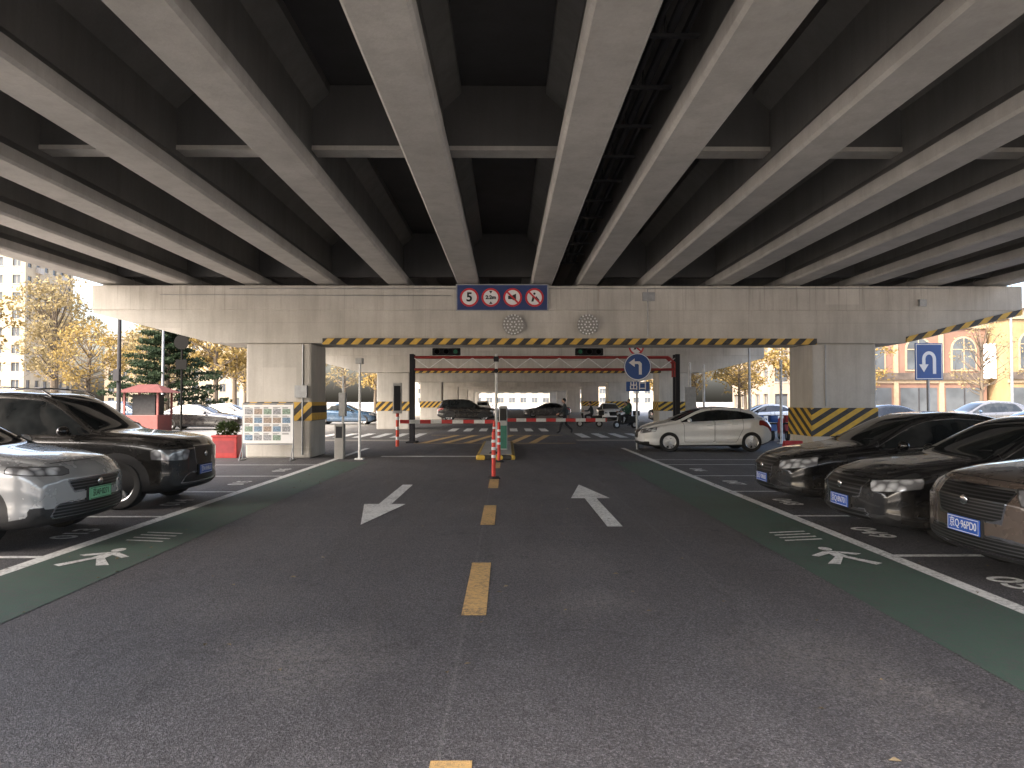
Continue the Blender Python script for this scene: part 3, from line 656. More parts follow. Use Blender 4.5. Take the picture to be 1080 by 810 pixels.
# ------------------------------------------------------------ cars
def smooth_curve(pts,L,sig):
    g=np.arange(-.6,L+.6,.01); y=np.interp(g,[p[0] for p in pts],[p[1] for p in pts])
    k=np.exp(-.5*(np.arange(-60,61)*.01/sig)**2); k/=k.sum(); ys_=np.convolve(np.pad(y,60,mode='edge'),k,'valid'); return lambda u:np.interp(u,g,ys_)
def sdpoly(pts,x,z):
    d=1e9; n=len(pts)
    for i in range(n):
        a=pts[i]; c=pts[(i+1)%n]; ex,ez=c[0]-a[0],c[1]-a[1]; l=math.hypot(ex,ez); d=min(d,((x-a[0])*(-ez)+(z-a[1])*ex)/l)
    return d
def carpaint(name,col,metal=.3,P=None,stripe=.05):
    m,nt,b=newmat(name); k=NB(nt)
    def uv(nm):
        x=k.n("ShaderNodeUVMap"); x.uv_map=nm; s=k.n("ShaderNodeSeparateXYZ"); k.l(x.outputs[0],s.inputs[0]); return s.outputs[0],s.outputs[1]
    gl,s1=uv("A"); s2,hl=uv("B"); gr,bk=uv("C"); tl,ch=uv("D")
    pos=lambda v:k.math('GREATER_THAN',v,0.0)
    ob=k.obj(); sep=k.n("ShaderNodeSeparateXYZ"); k.l(ob,sep.inputs[0])
    dirt=k.ramp(k.noise(ob,2.2,4,.7),.35,.8)
    zlow=k.ramp(sep.outputs[2],.75,.15)
    col_=k.mix(k.math('MULTIPLY',k.math('ADD',k.math('MULTIPLY',zlow,.3),.06),dirt),c3(col),(.22,.2,.17,1))
    rough=k.math('ADD',.22,k.math('MULTIPLY',dirt,.12)); met=metal; coat=1.0
    def lay(f,c,r,mt,ct):
        nonlocal col_,rough,met,coat
        col_=k.mix(f,col_,c); rough=k.mixf(f,rough,r); met=k.mixf(f,met,mt); coat=k.mixf(f,coat,ct)
    seam=k.math('MAXIMUM',k.math('LESS_THAN',k.math('ABSOLUTE',s1),.005),k.math('LESS_THAN',k.math('ABSOLUTE',s2),.005))
    lay(seam,(.006,.006,.006,1),.8,0.0,0.0)
    lay(pos(bk),(.02,.02,.021,1),.55,0.0,0.0)
    fz=k.math('FRACT',k.math('MULTIPLY',sep.outputs[2],1/stripe)); bar=k.math('GREATER_THAN',fz,.62)
    gcol=k.mix(bar,(.008,.008,.008,1),(P or (.16,.16,.165,1)))
    frame=k.math('MULTIPLY',k.math('GREATER_THAN',gr,-.018),k.math('LESS_THAN',gr,0.0))
    lay(pos(gr),gcol,.3,k.math('MULTIPLY',bar,.9),.2)
    lay(frame,(.6,.6,.61,1),.16,1.0,0.0)
    vo=k.n("ShaderNodeTexVoronoi"); vo.inputs["Scale"].default_value=8; k.l(ob,vo.inputs["Vector"])
    hin=k.mix(k.ramp(vo.outputs["Distance"],.25,.6),(.85,.87,.9,1),(.2,.2,.21,1))
    lay(pos(hl),hin,.1,.3,1.0)
    lay(k.math('MULTIPLY',k.math('GREATER_THAN',hl,0.0),k.math('LESS_THAN',hl,.01)),(.02,.02,.02,1),.3,0.0,.5)
    lay(pos(tl),(.25,.01,.012,1),.15,0.0,1.0)
    gcol=k.mix(k.ramp(k.noise(ob,3,2),.4,.7),(.012,.014,.015,1),(.03,.033,.034,1))
    lay(pos(gl),gcol,.04,0.0,0.0)
    lay(pos(ch),(.55,.55,.56,1),.2,1.0,0.0)
    k.l(col_,b.inputs["Base Color"]); k.l(rough,b.inputs["Roughness"])
    k.val(met,b.inputs["Metallic"]); k.val(coat,b.inputs["Coat Weight"]); b.inputs["Coat Roughness"].default_value=.04
    return m

SEDAN=dict(L=4.85,W=.915,R=.335,uf=.93,ur=3.78,
 w=[(0,.78),(.06,.85),(.2,.89),(.8,.915),(2.4,.92),(3.9,.91),(4.5,.875),(4.75,.83),(4.85,.76)],
 z0=[(0,.30),(.05,.22),(.3,.17),(4.4,.19),(4.7,.28),(4.85,.36)],
 zb=[(0,.56),(.05,.66),(.16,.72),(.5,.80),(1.3,.88),(2.5,.93),(3.8,.98),(4.5,1.0),(4.75,.95),(4.85,.80)],
 zt=[(0,.58),(.05,.70),(.16,.78),(.5,.88),(1.0,.95),(1.3,.99),(2.05,1.36),(2.35,1.45),(2.8,1.485),(3.3,1.45),(3.65,1.36),(4.3,1.07),(4.6,1.05),(4.78,1.0),(4.85,.82)],
 wr=[(0,.6),(.5,.68),(1.3,.76),(2.1,.61),(3.3,.59),(4.2,.68),(4.85,.6)],
 ws=(1.27,2.2),rs=(3.55,4.2),sg=(1.35,3.95,.28),bp=(2.55,3.42),doors=[(1.48,2.53),(2.57,3.5)],
 hl=(.48,1.2,.58,.73,.10),gr=(.36,.45,.74),lg=(.42,.22,.34),mir=(1.75,.98),plate_z=.42,clad=0)
SUV=dict(L=4.75,W=.935,R=.365,uf=.93,ur=3.65,
 w=[(0,.80),(.06,.87),(.2,.91),(.8,.935),(2.4,.94),(3.9,.93),(4.5,.89),(4.75,.8)],
 z0=[(0,.36),(.05,.27),(.3,.23),(4.3,.26),(4.65,.34),(4.75,.45)],
 zb=[(0,.70),(.05,.82),(.15,.90),(.5,.96),(1.2,1.01),(2.5,1.04),(4.2,1.1),(4.6,1.08),(4.75,.92)],
 zt=[(0,.72),(.05,.86),(.15,.96),(.5,1.03),(1.15,1.12),(1.95,1.53),(2.3,1.63),(2.8,1.67),(3.6,1.62),(4.1,1.50),(4.5,1.18),(4.7,1.08),(4.75,.95)],
 wr=[(0,.62),(.5,.7),(1.2,.78),(2.0,.63),(3.6,.60),(4.2,.64),(4.75,.6)],
 ws=(1.12,2.05),rs=(4.0,4.5),sg=(1.2,4.05,.3),bp=(2.45,3.4),doors=[(1.38,2.42),(2.46,3.42)],
 hl=(.46,1.2,.80,.90,.05),gr=(.5,.62,.74),lg=(.62,.34,.50),mir=(1.62,1.12),plate_z=.56,clad=.07)
BOXY=dict(SUV,L=4.8,R=.375,ur=3.78,
 zb=[(0,.82),(.03,.92),(.1,1.0),(.5,1.06),(1.2,1.09),(2.5,1.11),(4.2,1.15),(4.65,1.12),(4.8,1.0)],
 zt=[(0,.86),(.03,.97),(.1,1.05),(.5,1.12),(1.25,1.19),(1.95,1.66),(2.2,1.77),(2.8,1.81),(3.9,1.79),(4.4,1.70),(4.65,1.2),(4.8,1.03)],
 w=[(0,.84),(.06,.90),(.2,.92),(.8,.94),(2.4,.945),(3.9,.94),(4.5,.91),(4.8,.85)],
 ws=(1.22,2.1),rs=(4.42,4.66),sg=(1.3,4.35,.1),bp=(2.5,3.45),gr=(.34,.64,.93),hl=(.44,1.14,.72,.90,.03),lg=(.5,.38,.52),mir=(1.68,1.2),plate_z=.55)
HATCH=dict(SEDAN,L=4.4,ur=3.6,R=.325,
 w=[(0,.78),(.06,.84),(.2,.88),(.8,.9),(2.4,.905),(3.7,.89),(4.1,.86),(4.4,.76)],
 z0=[(0,.30),(.05,.22),(.3,.17),(4.0,.19),(4.3,.28),(4.4,.36)],
 zb=[(0,.56),(.05,.66),(.16,.72),(.5,.82),(1.15,.92),(2.5,.98),(3.6,1.04),(4.1,1.06),(4.3,.98),(4.4,.80)],
 zt=[(0,.58),(.05,.70),(.16,.78),(.5,.90),(1.1,1.02),(1.85,1.36),(2.2,1.45),(2.6,1.48),(3.3,1.43),(3.8,1.32),(4.2,1.08),(4.34,.98),(4.4,.82)],
 wr=[(0,.6),(.5,.68),(1.1,.76),(2.0,.61),(3.4,.58),(4.1,.62),(4.4,.6)],
 ws=(1.08,2.0),rs=(3.6,4.2),sg=(1.15,3.85,.28),bp=(2.35,3.2),doors=[(1.3,2.33),(2.37,3.25)],mir=(1.55,1.02))
def wheel_mesh(Rr,name):
    b=MB(); n=32
    prof=[(Rr*.66,.0),(Rr*.70,.012),(Rr*.93,.018),(Rr*.985,.0),(Rr,-.03),(Rr,-.19),(Rr*.97,-.215),(Rr*.7,-.22)]
    def lathe(prof,mi):
        vs=[];fs=[]
        for (r_,y_) in prof:
            for i in range(n): t=2*math.pi*i/n; vs.append((r_*math.cos(t),y_,r_*math.sin(t)))
        for j in range(len(prof)-1):
            for i in range(n): fs.append((j*n+i,j*n+(i+1)%n,(j+1)*n+(i+1)%n,(j+1)*n+i))
        b.add(vs,fs,mi)
    lathe(prof,0); lathe([(Rr*.66,.002),(Rr*.62,-.008),(Rr*.60,-.05),(Rr*.58,-.2)],1); lathe([(Rr*.6,-.09),(.001,-.09)],2)
    lathe([(.05,-.004),(.045,.006),(.001,.008)],1); lathe([(Rr*.38,-.075),(.001,-.075)],3)
    N_=10 if name!='five' else 5
    for i in range(N_):
        t=2*math.pi*i/N_; wd=.018 if N_==10 else .05
        ct,st=math.cos(t),math.sin(t)
        def P_(r_,s_,y_): return (r_*ct-s_*st,y_,r_*st+s_*ct)
        vs=[P_(.03,-wd,.002),P_(.03,wd,.002),P_(Rr*.63,wd*1.3,-.012),P_(Rr*.63,-wd*1.3,-.012),P_(.03,-wd*1.2,-.04),P_(.03,wd*1.2,-.04),P_(Rr*.63,wd*1.6,-.05),P_(Rr*.63,-wd*1.6,-.05)]
        b.add(vs,[(0,1,2,3),(0,4,5,1),(1,5,6,2),(2,6,7,3),(3,7,4,0)],1)
    me=bpy.data.meshes.new("wheel"); me.from_pydata(b.v,[],b.f)
    for m_ in (M['rubber'],M['alloy'],M['dark'],M['steel']): me.materials.append(m_)
    me.polygons.foreach_set("material_index",b.m); me.polygons.foreach_set("use_smooth",[True]*len(me.polygons))
    bm=bmesh.new(); bm.from_mesh(me); bmesh.ops.recalc_face_normals(bm,faces=bm.faces); bm.to_mesh(me); bm.free(); me.set_sharp_from_angle(angle=R(40)); return me
WM={}
SIMPLE={}
def M_paint_simple(pm):
    k=pm.name+"_plain"
    if k in bpy.data.materials: return bpy.data.materials[k]
    return mat(k,SIMPLE[pm.name],.25,.2,var=.05,coat=1.0)
def paint(name,col,metal,**kw):
    SIMPLE[name]=col; return carpaint(name,col,metal,**kw)
def car(name,P,loc,rz,paint,plate=None,pstyle='blue',wheel='five',rails=False,chin=False,detail=True):
    L,W,RR=P['L'],P['W'],P['R']; fw=smooth_curve(P['w'],L,.03); fz0=smooth_curve(P['z0'],L,.03); fzb=smooth_curve(P['zb'],L,.035); fzt=smooth_curve(P['zt'],L,.06); fwr=smooth_curve(P['wr'],L,.12)
    fc=smooth_curve([(0,.21),(.4,.17),(1.3,.13),(2.2,.08),(2.8,0),(3.6,-.05),(L,-.17)],L,.1)
    step=.05 if detail else .1
    us=[0,.012,.03,.05,.075,.105,.14,.18]+list(np.arange(.22,L-.15,step))+[L-.13,L-.09,L-.05,L-.025,L]
    def half(u):
        w_,z0,zb,zt,wr=fw(u),fz0(u),fzb(u),fzt(u),fwr(u); zt=max(zt,zb+.012); h=zb-z0
        p=[(0,z0),(.3*w_,z0),(.6*w_,z0),(.85*w_,z0),(.94*w_,z0+.02),(.98*w_,z0+.07)]
        for t in np.linspace(.16,.9,11):
            bul=.985+.015*math.sin(math.pi*t)-(.012 if .35<t<.6 else 0)+(.004 if t>.78 else 0)
            p.append((w_*bul,z0+h*t))
        p+= [(w_*.975,zb-.03),(w_*.955,zb-.006),(w_*.935,zb+.0)]
        g=zt-zb; dz=min(.11,.62*g); yb=w_*.92
        wrr=min(wr,yb-.03)
        for t in np.linspace(.06,1,7): p.append((yb+(wrr-yb)*t,zb+(g-dz)*t))
        for (a,c) in ((.985,.45),(.94,.76),(.87,.92)): p.append((wrr*a,zb+g-dz+dz*c*.86))
        for t in (.72,.54,.36,.18,0): p.append((wrr*t,zt-dz*.14*(t**2)*1.3))
        return p
    secs=[half(u) for u in us]; Mh=len(secs[0])
    ring=lambda s:[(y,z) for y,z in s]+[(-y,z) for y,z in s[-2:0:-1]]
    V=[];UV=[];nr=2*Mh-2
    def attrs(u,y,z,x):
        zb,zt,wr=float(fzb(u)),float(fzt(u)),float(fwr(u)); ay=abs(y)
        sg0,sg1,sl=P['sg']
        gls=min(z-zb-.035-.0,(zt-.115-z)*.9,u-sg0-.05,(sg1-sl*(z-zb)/.4)-u) if zt-zb>.1 else -.1
        gls=min(gls,.4)
        if ay<wr-.03 and z>zt-.1: gls=min(gls,-.02)
        gtop=min((u-P['ws'][0])*.5,(P['ws'][1]-u)*.5,(wr-.05-ay)) if z>zb+(zt-zb)*.5 and P['ws'][0]-.2<u<P['ws'][1]+.2 else -.05
        grear=min((u-P['rs'][0])*.5,(P['rs'][1]-u)*.5,(wr-.09-ay)) if z>zb+(zt-zb)*.4 and P['rs'][0]-.2<u<P['rs'][1]+.2 else -.05
        gl=max(gls,gtop,grear)
        if u<P['ws'][0]-.12: gl=-.1
        chs=-1.0
        if P.get('chr') and ay>wr-.02: chs=.011-abs(gls+.011) if gls>-.05 else -.02
        d0,d1=P['doors']
        s1=sdpoly([(d0[0],.32),(d0[1],.32),(d0[1],zb+.8),(d0[0]-.05,zb+.8)],u,z) if ay>.5*W else -1
        s2=sdpoly([(d1[0],.32),(d1[1]-.12,.32),(d1[1]+.12,.75),(d1[1]+.1,zb+.8),(d1[0],zb+.8)],u,z) if ay>.5*W else -1
        if ay<wr-.05 and z>zb-.05:
            s1=(u-P['ws'][0]+.06)
            s2=(u-.17) if u<1 else -1
        h0,h1,hz0,hz1,hs=P['hl']; s=ay+.9*u
        up=hz1+hs*(s-h0); lo=hz0+hs*1.0*(s-h0)+.035*max(0,(s-h0)-.3)
        hl=min((s-h0)+.35*(z-hz1),h1-s,z-lo,up-z) if u<.75 else -.1
        gw,gz0,gz1=P['gr']; lw,lz0,lz1=P['lg']
        t_=(z-gz0)/(gz1-gz0)
        gr=min((gw-.07*(1-t_))-ay,z-gz0,gz1-z,.22-u) if u<.4 else -.1
        gr2=min(lw+.12*(lz1-z)/(lz1-lz0)-ay,z-lz0,lz1-z,.2-u)-.0 if u<.4 else -.1
        if gr2>-.018 and gr2<0: gr2=-.02
        gr=max(gr,gr2)
        fog=min(.09-abs(s-.86),.05-abs(z-(lz0+lz1)/2-.01)) if u<.4 else -.1
        bk=max(fog,(float(fz0(u))+.045+P['clad'])-z)
        for wx in (P['uf'],P['ur']):
            if P['clad'] and ay>.4: bk=max(bk,RR+.055+.06-math.hypot(L/2-x-wx,z-RR))
        tl=min(u-(L-.45),z-(zb-.2),zb-.03-z,ay-.45) if u>L-.6 else -.1
        return (gl,s1,s2,hl,gr,bk,tl,chs)
    def put(u,y,z):
        x=L/2-u-float(fc(u))*(abs(y)/.9)**2.2
        V.append((x,y,z)); UV.append(attrs(u,y,z,x))
    for u,s in zip(us,secs):
        for y,z in ring(s): put(u,y,z)
    F=[]
    for j in range(len(us)-1):
        for i in range(nr): F.append((j*nr+i,j*nr+(i+1)%nr,(j+1)*nr+(i+1)%nr,(j+1)*nr+i))
    for end,(u,s) in ((0,(us[0],secs[0])),(1,(us[-1],secs[-1]))):
        rg=ring(s); zc=(max(z for y,z in rg)+min(z for y,z in rg))/2; prev=(0 if end==0 else (len(us)-1)*nr)
        scs=[.94,.85,.75,.64,.52,.4,.28,.15]
        for q in scs:
            st=len(V)
            for y,z in rg: put(u,y*q,zc+(z-zc)*q)
            for i in range(nr):
                f=(prev+i,prev+(i+1)%nr,st+(i+1)%nr,st+i); F.append(f[::-1] if end==0 else f)
            prev=st
        st=len(V); put(u,0,zc)
        for i in range(nr):
            f=(prev+i,prev+(i+1)%nr,st); F.append(f[::-1] if end==0 else f)
    e=empty(name,loc,rz)
    me=bpy.data.meshes.new("body"); me.from_pydata(V,[],F); me.materials.append(paint); me.materials.append(M['dark'])
    li=np.zeros(len(me.loops),dtype=np.int32); me.loops.foreach_get("vertex_index",li); U=np.array(UV,dtype=np.float32)
    for q,nm in enumerate("ABCD"):
        l=me.uv_layers.new(name=nm); l.data.foreach_set("uv",U[li][:,2*q:2*q+2].ravel())
    bm=bmesh.new(); bm.from_mesh(me); bmesh.ops.recalc_face_normals(bm,faces=bm.faces); bm.to_mesh(me); bm.free()
    ob=bpy.data.objects.new("body",me); link(ob,e)
    cb=MB(); ra=RR+.055
    for wx in (P['uf'],P['ur']):
        for sgn in (1,-1): cb.tube((L/2-wx,sgn*(W-.32),RR),(L/2-wx,sgn*(W+.4),RR),ra,n=40,mi=1)
    cut=cb.obj("arch_cutter",[paint,M['dark']])
    md=ob.modifiers.new("arches","BOOLEAN"); md.operation='DIFFERENCE'; md.object=cut; md.solver='EXACT'
    dg=bpy.context.evaluated_depsgraph_get(); dg.update(); nm_=bpy.data.meshes.new_from_object(ob.evaluated_get(dg)); ob.modifiers.clear(); ob.data=nm_; nm_.name="body"
    bpy.data.objects.remove(cut)
    nm_.polygons.foreach_set("use_smooth",[True]*len(nm_.polygons)); nm_.set_sharp_from_angle(angle=R(42))
    key=(RR,wheel)
    if key not in WM: WM[key]=wheel_mesh(RR,wheel)
    for wx in (P['uf'],P['ur']):
        for sgn in (1,-1):
            o=bpy.data.objects.new("wheel",WM[key]); link(o,e); o.location=(L/2-wx,sgn*(W-.02),RR)
            o.rotation_euler=(0,random.random(),0 if sgn>0 else math.pi)
    b=MB(); mu,mz=P['mir']; mx=L/2-mu
    for sgn in (1,-1):
        b.ell((mx,sgn*(W+.10),mz),(.07,.12,.075),14,9,0); b.tube((mx,sgn*(W-.06),mz-.05),(mx,sgn*(W+.06),mz-.02),.025,n=8,mi=1)
        if detail:
            for (q0,q1) in P['doors']:
                hx=L/2-(q1-.17)- float(fc(q1-.17)); zz=float(fzb(q1))-.12
                b.box(hx-.09,hx+.09,sgn*(float(fw(q1))*.99)-.012,sgn*(float(fw(q1))*.99)+.022,zz-.014,zz+.014,2 if P.get('chr') else 0,.008)
        if rails:
            pts=[(L/2-u,sgn*(float(fwr(u))-.05),float(fzt(u))+dz_) for u,dz_ in ((2.15,-.02),(2.3,.045),(2.9,.055),(3.5,.05),(4.1,.04),(4.25,-.02))]
            for p,q in zip(pts[:-1],pts[1:]): b.tube(p,q,.016,n=8,mi=2)
    mm=[M_paint_simple(paint),M['black'],M['chrome']]
    b.obj("mirrors_and_handles",mm,e,smooth=True)
    if detail:
        b=MB(); gz=(P['gr'][1]+P['gr'][2])/2
        ug=float(np.interp(gz,[s[-1][1] for s in secs[:8]],us[:8])) ; xg=L/2-max(0,ug)
        b.ell((xg+.012,0,gz+.01),(.012,.055,.045),16,8,0)
        for sgn in (1,-1):
            b.ell((L/2-.06-.12,sgn*.66,(P['lg'][1]+P['lg'][2])/2+.01),(.02,.035,.035),12,8,1)
            uw=P['ws'][0]+.1; b.tube((L/2-uw-.06,sgn*.38-.25,float(fzt(uw))+.012),(L/2-uw-.14,sgn*.38+.22,float(fzt(uw+.06))+.014),.008,n=5,mi=2)
        b.obj("badge_lamps_wipers",[M['chrome'],M['alloy'],M['black']],e,smooth=True)
    if plate:
        pz=P['plate_z']; b=MB(); b.box(L/2+.012,L/2+.022,-.225,.225,pz-.072,pz+.072,0,.004); b.box(L/2-.03,L/2+.011,-.24,.24,pz-.085,pz+.085,2,.004)
        b.add([(L/2+.0235,yy,pz+zz) for yy,zz in ((-.215,-.064),(.215,-.064),(.215,.064),(-.215,.064),(-.209,-.058),(.209,-.058),(.209,.058),(-.209,.058))],[(0,1,5,4),(1,2,6,5),(2,3,7,6),(3,0,4,7)],1)
        pg=pstyle=='green'
        b.obj("number_plate",[M['plategreen'] if pg else M['plateblue'],M['sblack'] if pg else M['swhite'],M['black']],e)
        text("plate_text",plate,.10,M['sblack'] if pg else M['swhite'],e,(L/2+.0245,0,pz),(R(90),0,R(90)),.0008,.78,bold=.0)
    return e
p_silver=paint("silver_white_paint",(.46,.47,.48),.35,stripe=.035)
p_black=paint("black_paint",(.008,.008,.009),.0)
p_black2=paint("black_suv_paint",(.014,.013,.012),.1,P=(.05,.05,.05,1))
p_champ=paint("champagne_paint",(.15,.115,.095),.5,stripe=.03)
p_white=paint("white_car_paint",(.74,.74,.73),.0,P=(.02,.02,.02,1))
p_blue=paint("blue_car_paint",(.03,.07,.13),.3)
p_grey=paint("grey_car_paint",(.12,.12,.125),.4)
SED_C=dict(SEDAN,chr=True); SED_B=dict(SEDAN,gr=(.46,.50,.72),hl=(.54,1.22,.58,.72,.08),chr=True,lg=(.5,.22,.36))
car("parked_suv",SUV,(-4.92-SUV['L']/2,8.55,0),0,p_silver,"京AF·0271","green",wheel='ten')
car("parked_suv",BOXY,(-4.95-BOXY['L']/2,11.6,0),0,p_black2,"京N·R4K61",'blue',rails=True)
EXEC=dict(SUV,gr=(.48,.60,.88),hl=(.54,1.25,.76,.9,.05),chr=True,clad=.02,lg=(.6,.32,.46),plate_z=.52)
car("parked_suv",EXEC,(4.2+SUV['L']/2,6.42,0),math.pi,p_champ,"京Q·96PD0",wheel='ten')
car("parked_car",SED_B,(4.2+2.425,8.82,0),math.pi,p_black,"京Q·8N701")
car("parked_car",SED_C,(4.2+2.425,11.5,0),math.pi,p_black,"京Q·T0N50",wheel='ten')
car("hatchback_car",HATCH,(6.55,23.6,0),math.pi,p_white,None)
def dupcar(src,name,loc,rz,paint_=None):
    e=empty(name,loc,rz)
    for c in src.children:
        o=c.copy(); COL.objects.link(o); o.parent=e
        if paint_ and o.name.startswith("body"):
            o.data=c.data.copy(); o.data.materials[0]=paint_
    return e
lo_sed=car("parked_car",dict(SEDAN),( -17.8,41,0),0,p_black,None,detail=False)
lo_suv=car("parked_suv",dict(SUV),(-24,44,0),0,p_blue,None,detail=False)
lo_van=car("moving_car",dict(BOXY),(-3.3,58,0),0,p_black,None,detail=False)
for (s,x,y,rz,pc) in [(lo_sed,-11.5,50,0,p_blue),(lo_suv,-30,42,0,p_grey),(lo_sed,-36,48,math.pi,p_white),(lo_sed,4.2,72,math.pi,p_grey),(lo_sed,8.8,60,-1.57,p_white),
    (lo_sed,18,34,math.pi,p_black),(lo_suv,24.5,36,math.pi,p_grey),(lo_sed,31,35,math.pi,p_black),(lo_sed,16.5,45,math.pi,p_white),(lo_suv,23.5,46,0,p_black),(lo_sed,13,52,0,p_grey),(lo_sed,-20,51,0,p_white),(lo_suv,38,44,0,p_black),(lo_suv,-2.6,78,1.57,p_white),(lo_sed,12.8,16.6,math.pi,p_black),(lo_suv,-26,22,1.57,p_white),(lo_sed,28,22,1.57,p_grey)]:
    dupcar(s,"parked_car" if s is lo_sed else "parked_suv",(x,y,0),rz,pc)

# ------------------------------------------------------------ people
def person(name,loc,rz,J,mats_,sit=False):
    e=empty(name,loc,rz)
    names=['pelvis','spine','chest','neck','headb','shL','elL','wrL','shR','elR','wrR','hipL','knL','anL','toL','hipR','knR','anR','toR']
    rad=dict(pelvis=.145,spine=.14,chest=.165,neck=.062,headb=.06,shL=.085,elL=.055,wrL=.035,shR=.085,elR=.055,wrR=.035,hipL=.1,knL=.07,anL=.05,toL=.045,hipR=.1,knR=.07,anR=.05,toR=.045)
    ed=[('pelvis','spine'),('spine','chest'),('chest','neck'),('neck','headb'),('chest','shL'),('shL','elL'),('elL','wrL'),('chest','shR'),('shR','elR'),('elR','wrR'),('pelvis','hipL'),('hipL','knL'),('knL','anL'),('anL','toL'),('pelvis','hipR'),('hipR','knR'),('knR','anR'),('anR','toR')]
    me=bpy.data.meshes.new("figure"); me.from_pydata([J[n] for n in names],[(names.index(a),names.index(c)) for a,c in ed],[])
    ob=bpy.data.objects.new("figure",me); link(ob,e)
    md=ob.modifiers.new("s","SKIN"); 
    for i,n in enumerate(names):
        v=me.skin_vertices[0].data[i]; v.radius=(rad[n],rad[n]); v.use_root=(n=='pelvis')
    ob.modifiers.new("ss","SUBSURF").levels=2; ob.modifiers["ss"].render_levels=2
    dg=bpy.context.evaluated_depsgraph_get(); dg.update(); nm=bpy.data.meshes.new_from_object(ob.evaluated_get(dg)); ob.modifiers.clear(); ob.data=nm
    for m_ in mats_: nm.materials.append(m_)
    jl={n:Vector(J[n]) for n in names}
    zone={'pelvis':0,'spine':0,'chest':0,'shL':0,'elL':0,'wrL':0,'shR':0,'elR':0,'wrR':0,'neck':0,'headb':2,'hipL':1,'knL':1,'anL':1,'toL':3,'hipR':1,'knR':1,'anR':1,'toR':3}
    for p in nm.polygons:
        p.use_smooth=True; c=p.center; bn=min(names,key=lambda n:(jl[n]-c).length-(.06 if n in('pelvis','spine') else 0)); p.material_index=zone[bn]
    hb=Vector(J['headb']); b=MB(); hc=hb+Vector((.02,0,.10))
    b.ell(hc,(.098,.078,.12),18,12,0); b.ell(hc+Vector((-.018,0,.028)),(.098,.085,.108),18,12,1)
    b.ell(hc+Vector((.1,0,-.01)),(.02,.014,.025),8,6,0)
    for s in (1,-1): b.ell(hc+Vector((0,s*.08,-.005)),(.02,.012,.03),8,6,0); b.ell(hc+Vector((.088,s*.032,.012)),(.01,.013,.008),8,6,2)
    b.ell(hc+Vector((.088,0,-.052)),(.01,.025,.006),8,6,3)
    for w_,el in (('wrL','elL'),('wrR','elR')):
        a=jl[w_]; d=(a-jl[el]).normalized(); side=d.cross(Vector((0,1,0))).normalized(); nn=d.cross(side)
        b.tube(a-d*.02,a+d*.09,.028,.034,8,0)
        for i,ln in enumerate((.06,.072,.068,.052)):
            o=a+d*.085+side*(-.027+.018*i); m1=o+d*ln*.55; m2=m1+d*ln*.4+nn*ln*.35; b.tube(o,m1,.009,.008,6,0); b.tube(m1,m2,.008,.006,6,0)
        o=a+d*.03+side*-.03; b.tube(o,o+d*.035-side*.025,.011,.009,6,0); b.tube(o+d*.035-side*.025,o+d*.065-side*.03,.009,.007,6,0)
    b.obj("head_and_hands",[M['skin'],M['hair'],M['sblack'],M['sred']],e,smooth=True)
    return e
WALK=dict(pelvis=(0,0,.95),spine=(0,0,1.13),chest=(.02,0,1.32),neck=(.03,0,1.49),headb=(.045,0,1.55),shL=(.02,.18,1.40),elL=(.14,.23,1.15),wrL=(.33,.2,1.02),shR=(.02,-.18,1.40),elR=(-.13,-.23,1.15),wrR=(-.16,-.23,.90),
 hipL=(.01,.09,.88),knL=(.2,.1,.52),anL=(.30,.1,.12),toL=(.46,.1,.05),hipR=(-.01,-.09,.88),knR=(-.06,-.1,.48),anR=(-.36,-.1,.19),toR=(-.30,-.1,.045))
STAND=dict(WALK,elL=(.02,.24,1.14),wrL=(.08,.23,.9),elR=(.02,-.24,1.14),wrR=(.1,-.22,.9),knL=(.03,.1,.5),anL=(0,.1,.1),toL=(.15,.11,.045),knR=(.03,-.1,.5),anR=(-.02,-.1,.1),toR=(.13,-.12,.045))
person("walking_person",(2.93,35,0.01),R(180),WALK,[M['coat'],M['trouser'],M['skin'],M['shoe']])
person("standing_person",(8.1,46,0.01),R(200),STAND,[M['olive'],M['trouser'],M['skin'],M['shoe']])
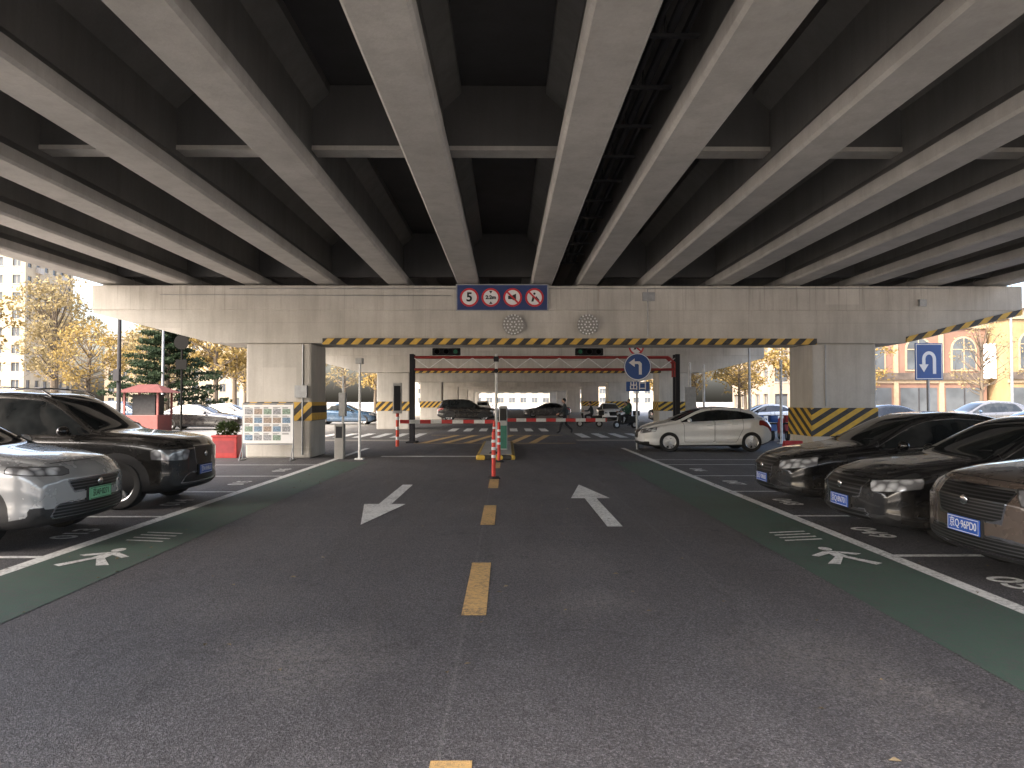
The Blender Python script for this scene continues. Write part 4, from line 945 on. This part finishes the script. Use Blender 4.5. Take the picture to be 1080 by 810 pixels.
SIT=dict(pelvis=(-.1,0,.80),spine=(-.08,0,.97),chest=(-.02,0,1.16),neck=(.02,0,1.33),headb=(.04,0,1.39),shL=(-.02,.18,1.24),elL=(.16,.25,1.03),wrL=(.42,.26,1.02),shR=(-.02,-.18,1.24),elR=(.16,-.25,1.03),wrR=(.42,-.26,1.02),
 hipL=(-.04,.09,.78),knL=(.34,.13,.74),anL=(.33,.12,.36),toL=(.46,.12,.31),hipR=(-.04,-.09,.78),knR=(.34,-.13,.74),anR=(.33,-.12,.36),toR=(.46,-.12,.31))
def scooter(e,m_):
    b=MB()
    for x in (-.52,.68): 
        b.tube((x,-.05,.22),(x,.05,.22),.22,n=20,mi=1); b.tube((x,-.055,.22),(x,.055,.22),.12,n=16,mi=2)
    b.prism([(-.75,.42),(-.1,.30),(.35,.24),(.45,.30),(.1,.34),(-.02,.62),(-.7,.68)],'y',-.13,.13,0); b.prism([(-.72,.68),(.02,.63),(.02,.70),(-.72,.75)],'y',-.14,.14,1)
    b.prism([(.42,.28),(.52,.3),(.6,.85),(.48,.9)],'y',-.15,.15,0); b.tube((.68,0,.22),(.5,0,1.0),.03,n=8,mi=2); b.tube((.48,-.3,1.02),(.48,.3,1.02),.018,n=8,mi=1); b.ell((.6,0,.88),(.06,.08,.07),10,6,2)
    b.tube((.45,.25,1.02),(.45,.27,1.18),.008,n=5,mi=1); b.box(-.82,-.5,-.16,.16,.76,1.05,0,.03)
    b.obj("scooter",[m_,M['rubber'],M['steel']],e,smooth=True)
r1=person("scooter_rider",(5.3,44,0.01),R(170),SIT,[M['coat'],M['trouser'],M['skin'],M['shoe']]); scooter(r1,M['black'])
r1=person("scooter_rider",(7.2,42,0.01),R(200),SIT,[M['olive'],M['trouser'],M['skin'],M['shoe']]); scooter(r1,M['black'])
r1=person("scooter_rider",(-14.2,46,0.01),R(10),SIT,[M['olive'],M['trouser'],M['skin'],M['shoe']]); scooter(r1,M['red'])
for x in (9.6,10.3,11.0,11.7):
    e=empty("parked_scooter",(x,29.5,0.01),R(80+random.random()*20)); scooter(e,random.choice([M['red'],M['black'],M['blue']]))
bpy.context.view_layer.update()
print("verts",sum(len(o.data.vertices) for o in bpy.data.objects if o.type=='MESH'))
